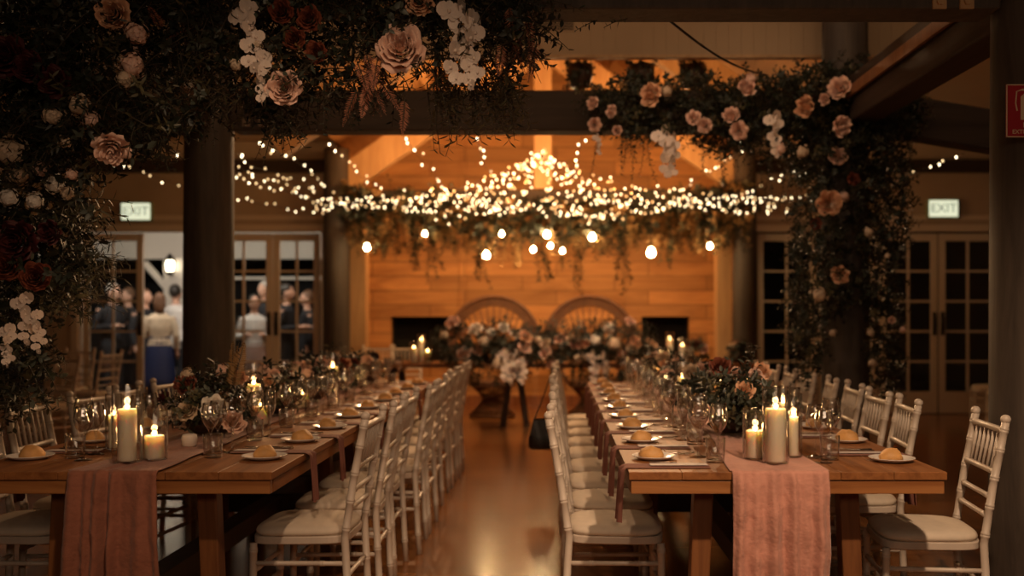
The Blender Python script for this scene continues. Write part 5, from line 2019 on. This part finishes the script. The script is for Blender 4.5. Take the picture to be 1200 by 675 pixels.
# ------------------------------------------------------------------ signs, vent, cable, handbag
def text(body, size, m, parent, loc, rot=(radians(90), 0, 0), ext=.001, sx=1.0):
    c = bpy.data.curves.new('lettering', 'FONT')
    c.body = body
    c.size = size
    c.align_x = 'CENTER'
    c.align_y = 'CENTER'
    c.extrude = ext
    c.offset = size * .012
    c.materials.append(m)
    tmp = bpy.data.objects.new('lettering_curve', c)
    me = bpy.data.meshes.new_from_object(tmp)
    bpy.data.objects.remove(tmp)
    o = bpy.data.objects.new('lettering', me)
    COL.objects.link(o)
    o.parent = parent
    o.location = loc
    o.rotation_euler = rot
    o.scale = (sx, 1, 1)
    return o


for px, py, lab in ((160, 248, 'lit green and white EXIT sign above the open left doorway'), (1105, 244.5, 'lit green and white EXIT sign above the right double doors')):
    c = P(px, py, FLOOR_B - .06)
    t = thing('exit_sign', lab, 'exit sign', c, 0, 'EXIT signs')
    mb = MB()
    mb.box2((-.205, -.02, -.125), (.205, .058, .125))
    mb.build('housing', M['sign_frame'], t, smooth=False, bevel=.006)
    mb = MB()
    mb.box2((-.188, -.026, -.108), (.188, -.0205, .108))
    mb.build('lit_panel', M['sign_lit'], t, smooth=False)
    text('EXIT', .165, M['sign_letter'], t, (0, -.028, .0), sx=1.02)

# red fire sign on the front right column
t = thing('fire_sign', 'red fire extinguisher sign on the front right log post', 'sign', (0, 0, 0))
c = P(1209, 130, F1 - .225)
t.location = c
W2, H2 = .100, .103
mb = MB()
mb.box2((-W2, -.002, -H2), (W2, .002, H2))
mb.build('sign_plate', M['sign_red'], t, smooth=False)
mb = MB()
for a, b in (((-W2, -H2), (W2, -H2 + .004)), ((-W2, H2 - .004), (W2, H2)), ((-W2, -H2), (-W2 + .004, H2)), ((W2 - .004, -H2), (W2, H2))):
    mb.box2((a[0], -.0035, a[1]), (b[0], -.0021, b[1]))
mb.build('sign_border', M['sign_cream'], t, smooth=False)
mb = MB()   # extinguisher pictogram
for z0, z1, w0, w1 in ((-.035, .055, .024, .024), (.055, .068, .024, .010), (.068, .078, .008, .008), (.078, .086, .020, .020)):
    mb.add([(-w0 - .02, -.003, z0), (w0 - .02, -.003, z0), (w1 - .02, -.003, z1), (-w1 - .02, -.003, z1)], [(0, 1, 2, 3)])
    mb.add([(-w0 - .02, -.0021, z0), (w0 - .02, -.0021, z0), (w1 - .02, -.0021, z1), (-w1 - .02, -.0021, z1)], [(3, 2, 1, 0)])
mb.tube([(-.04, -.003, .082), (-.060, -.003, .075), (-.064, -.003, .03), (-.058, -.003, .0)], .003, 6)
mb.build('pictogram', M['sign_cream'], t, smooth=False)
text('FIRE', .028, M['sign_cream'], t, (-.01, -.003, -.056), ext=.0004)
text('EXTINGUISHER', .0225, M['sign_cream'], t, (-.0, -.003, -.082), ext=.0004)

vc = P(636, 28, CEIL_END)
vt = thing('wall_vent', 'slatted air vent high on the boarded wall above the second beam', 'vent', (vc.x, CEIL_END, vc.z))
mb = MB()
mb.box2((-.24, -.014, -.06), (.24, -.001, -.05)); mb.box2((-.24, -.014, .05), (.24, -.001, .06)); mb.box2((-.24, -.014, -.05), (-.23, -.001, .05)); mb.box2((.23, -.014, -.05), (.24, -.001, .05))
mb.build('frame', M['ceiling'], vt, smooth=False)
for k in range(5):
    mb = MB()
    z = -.04 + .08 * k / 4
    mb.bar((-.229, -.008, z), (.229, -.008, z), .012, .004, up=Vector((0, .6, .8)))
    mb.build('slat', M['old_timber'], vt, smooth=False)
mb = MB()
a, b = P(772, 14, F1 + .12), P(897, 88, F2 - .35)
pts = [a.lerp(b, k / 12) - Vector((0, 0, .05 * sin(pi * k / 12))) for k in range(13)]
o = mb.tube(pts, .006, 6)
tag(mb.build('hanging_cable', M['cable']), 'thin dark cable strung diagonally below the ceiling between the two beams', 'cable')

# handbag on the aisle chair
bt = thing('handbag', 'small black handbag hanging by its strap from an aisle-side chair of the right-hand table', 'handbag', (0, 0, 0))
by = CY[6] - .1
bx = .215 - .262 + .02 - .085
mb = MB()
vs = []
for (z, hw, hd) in ((.355, .070, .030), (.375, .088, .042), (.44, .085, .038), (.53, .062, .022), (.575, .050, .014)):
    for (sx_, sy_) in ((-1, -.6), (-.6, -1), (.6, -1), (1, -.6), (1, .6), (.6, 1), (-.6, 1), (-1, .6)):
        vs.append((bx + hw * sx_, by + hd * sy_, z))
fs = []
for j in range(4):
    for i in range(8):
        fs.append((j * 8 + i, j * 8 + (i + 1) % 8, (j + 1) * 8 + (i + 1) % 8, (j + 1) * 8 + i))
fs.append(tuple(reversed(range(8))))
fs.append(tuple(range(32, 40)))
mb.add(vs, fs)
bb = mb.build('bag_body', M['black'], bt)
mb = MB()
mb.add([(bx - .052, by - .024, .565), (bx + .052, by - .024, .565), (bx + .072, by - .042, .46), (bx, by - .043, .435), (bx - .072, by - .042, .46),
        (bx - .050, by - .012, .578), (bx + .050, by - .012, .578)], [(0, 1, 2, 3, 4), (5, 6, 1, 0)])
mb.build('flap', M['black'], bb, smooth=False)
mb = MB()
mb.tube([(bx - .045, by, .57), (bx + .03, by, .76), (bx + .085, by - .02, .935), (bx + .125, by, .935), (bx + .10, by, .78), (bx + .045, by, .57)], .005, 6)
mb.build('strap', M['black'], bt)

# porch lantern
lt = thing('wall_lantern', 'black carriage lantern glowing on the white porch post outside the left doorway', 'lantern', P(199, 312, 16.76))
mb = MB()
mb.lathe([(0, -.15), (.05, -.14), (.075, -.10), (.075, -.09), (0, -.09)], 6)
mb.lathe([(.085, .10), (.10, .11), (.03, .19), (.012, .22), (0, .22)], 6)
for k in range(6):
    a = 2 * pi * k / 6
    mb.tube([(.075 * cos(a), .075 * sin(a), -.10), (.09 * cos(a), .09 * sin(a), .105)], .006, 4)
mb.box2((-.02, .06, -.02), (.02, .10, .06))
mb.build('lantern_cage', M['iron'], lt)
mb = MB()
mb.lathe([(0, -.085), (.055, -.08), (.066, .06), (.05, .095), (0, .098)], 12)
mb.build('lantern_glow', M['lantern_glow'], lt)

# ------------------------------------------------------------------ guests on the porch
def loft(mb, rings, n=14):
    """rings: (cx, cy, z, rx, ry)"""
    vs, fs = [], []
    for (cx, cy_, z, rx, ry) in rings:
        for i in range(n):
            a = 2 * pi * i / n
            vs.append((cx + rx * cos(a), cy_ + ry * sin(a), z))
    m = len(rings)
    for j in range(m - 1):
        for i in range(n):
            i2 = (i + 1) % n
            fs.append((j * n + i, j * n + i2, (j + 1) * n + i2, (j + 1) * n + i))
    fs.append(tuple(reversed(range(n))))
    fs.append(tuple((m - 1) * n + i for i in range(n)))
    mb.add(vs, fs)


def remesh(o, vox):
    r = o.modifiers.new('surface', 'REMESH')
    r.mode = 'VOXEL'
    r.voxel_size = vox
    r.use_smooth_shade = True
    s = o.modifiers.new('smooth', 'SMOOTH')
    s.iterations = 3


def person(px, d, rz, h, label, hair, hairlen, top, bottom, top_words, arms='bent', shawl=False):
    k = h / 1.75
    t = thing('person', label, 'person', (P(px, 0, d).x, d, 0), rz, 'guests on the porch')
    body = MB()
    fem = bottom in ('dress', 'skirt')
    sw = .185 if fem else .215
    # torso, neck, head (facing -y)
    loft(body, [(0, 0, .86, .155, .105), (0, 0, .95, .165, .115), (0, 0, 1.08, .135, .10), (0, 0, 1.25, .165, .115), (0, .005, 1.38, sw - .02, .10), (0, .01, 1.45, .11, .075), (0, .0, 1.50, .055, .055), (0, -.005, 1.56, .052, .055)])
    body.ball((0, -.01, 1.655), .108, 16, 12, (.76, .90, 1.10))
    body.ball((0, -.045, 1.60), .06, 10, 8, (.9, .9, .9))
    body.ball((0, -.115, 1.640), .020, 8, 6, (.7, 1.0, 1.3))       # nose
    body.ball((0, -.098, 1.592), .020, 8, 5, (1.2, .6, .6))        # mouth
    for s in (-1, 1):
        body.ball((s * .083, .0, 1.645), .026, 8, 6, (.45, .8, 1.2))    # ears
        body.ball((s * .035, -.092, 1.668), .015, 8, 6, (1.2, .6, .8))
        hipx = s * .085
        body.tube([(hipx, 0, .90), (hipx, -.01, .70), (s * .09, -.015, .48), (s * .09, .0, .28), (s * .09, .01, .08)], [.095, .085, .058, .052, .038], 10)
        body.tube([(s * .09, .03, .045), (s * .095, -.06, .04), (s * .10, -.15, .03)], [.042, .042, .030], 8)
        sh = Vector((s * sw, .01, 1.40))
        if arms == 'bent' or (arms == 'one' and s > 0):
            el, wr = Vector((s * (sw + .07), .05, 1.12)), Vector((s * (sw - .06), -.22, 1.15))
        else:
            el, wr = Vector((s * (sw + .06), .03, 1.12)), Vector((s * (sw + .07), -.05, .88))
        body.tube([sh, sh.lerp(el, .5), el, el.lerp(wr, .5), wr], [.055, .048, .040, .036, .026], 9)
        hd = (wr - el).normalized()
        sidev = hd.cross(Vector((0, 0, 1))).normalized() if abs(hd.z) < .9 else Vector((0, 1, 0))
        palm = wr + hd * .05
        body.tube([wr, palm, wr + hd * .09], [.026, .036, .032], 8)
        for q, fl in enumerate((.070, .082, .078, .060)):
            b0 = wr + hd * .085 + sidev * (.027 - .018 * q)
            m1 = b0 + hd * fl * .5 + Vector((0, -.012, 0))
            body.tube([b0, m1, m1 + hd * fl * .35 + Vector((0, -.02, -.015))], [.0095, .009, .007], 6)
        tb = wr + hd * .03 + sidev * .03
        body.tube([tb, tb + sidev * .025 + hd * .02, tb + sidev * .03 + hd * .05], [.012, .011, .008], 6)
    o = body.build('body', M['skin'], t)
    o.scale = (k, k, k)
    remesh(o, .010)
    # clothing
    cl = MB()
    z0 = .80 if bottom == 'trousers' else .98
    rings = [(0, 0, 1.475, .085, .075), (0, .01, 1.445, .135, .092), (0, .005, 1.385, sw + .012, .122), (0, 0, 1.25, .188, .138), (0, 0, 1.08, .160, .122), (0, 0, .95, .188, .138), (0, 0, z0, .192, .142)]
    loft(cl, list(reversed(rings)))
    for s in (-1, 1):
        sh = Vector((s * sw, .01, 1.40))
        if arms == 'bent' or (arms == 'one' and s > 0):
            el, wr = Vector((s * (sw + .07), .05, 1.12)), Vector((s * (sw - .06), -.22, 1.15))
        else:
            el, wr = Vector((s * (sw + .06), .03, 1.12)), Vector((s * (sw + .07), -.05, .88))
        wr2 = el.lerp(wr, .9)
        if top_words != 'sleeveless':
            cl.tube([sh + Vector((-s * .03, 0, .01)), sh.lerp(el, .5), el, wr2], [.072, .064, .056, .044], 10)
    o = cl.build('jacket' if top is M['suit'] else ('shawl' if shawl else 'shirt'), top, t)
    o.scale = (k, k, k)
    remesh(o, .012)
    lo = MB()
    if bottom == 'trousers':
        for s in (-1, 1):
            lo.tube([(s * .08, 0, .98), (s * .09, 0, .86), (s * .095, -.012, .50), (s * .095, .0, .10)], [.10, .112, .080, .070], 12)
        o = lo.build('trousers', M['suit'], t)
    else:
        loft(lo, [(0, .02, .16, .27, .23), (0, .01, .45, .25, .21), (0, 0, .75, .215, .17), (0, 0, .95, .190, .142), (0, 0, 1.06, .160, .122), (0, 0, 1.16, .17, .125)])
        o = lo.build('dress' if bottom == 'dress' else 'skirt', M['navy'] if bottom == 'dress' else M['pink_cloth'], t)
    o.scale = (k, k, k)
    if bottom == 'trousers':
        remesh(o, .014)
    hb = MB()
    hb.ball((0, .018, 1.685), .112, 14, 10, (.82, .92, 1.02), wob=.12, seed=int(px))
    if hairlen == 'bun':
        hb.ball((0, .11, 1.73), .055, 10, 8)
    elif hairlen == 'long':
        hb.ball((0, .065, 1.60), .11, 12, 9, (.85, .55, 1.25), wob=.2, seed=3)
    hb.v = [(x, (y if y > -.075 or z > 1.735 else -.075 + (y + .075) * .1), z) for (x, y, z) in hb.v]
    o = hb.build('hair', hair, t)
    o.scale = (k, k, k)
    return t


person(133, 15.0, radians(60), 1.76, 'grey-haired person in dark suit talking behind the glazed left door', M['hair_grey'], 'short', M['suit'], 'trousers', 'sleeves', 'bent')
person(150, 15.75, radians(-40), 1.72, 'brown-haired person in dark jacket half hidden by the left door stile', M['hair_brown'], 'short', M['suit'], 'trousers', 'sleeves', 'down')
person(170, 15.05, radians(75), 1.68, 'person in dark suit facing right in the open doorway', M['hair_brown'], 'short', M['suit'], 'trousers', 'sleeves', 'one')
person(187, 14.25, radians(200), 1.60, 'person in navy dress and cream shawl standing in the open doorway', M['hair_brown'], 'long', M['cream_cloth'], 'dress', 'sleeves', 'one', True)
person(206, 15.6, radians(170), 1.76, 'dark-haired person in white shirt behind the navy dress', M['hair_dark'], 'short', M['white_shirt'], 'trousers', 'sleeves', 'down')
person(298, 14.2, radians(20), 1.58, 'person in white lace top and dusty pink skirt behind the glass doors', M['hair_dark'], 'bun', M['white_shirt'], 'skirt', 'sleeves', 'bent')
person(310, 15.2, radians(-30), 1.80, 'white-haired tall person in dark suit behind the glass doors', M['hair_grey'], 'short', M['suit'], 'trousers', 'sleeves', 'down')
person(336, 14.5, radians(90), 1.74, 'dark-haired person in dark suit right of the glass door handles', M['hair_dark'], 'short', M['suit'], 'trousers', 'sleeves', 'bent')
person(360, 15.1, radians(-70), 1.66, 'person in dark clothes at the right edge of the left glass doors', M['hair_brown'], 'short', M['suit'], 'trousers', 'sleeves', 'down')
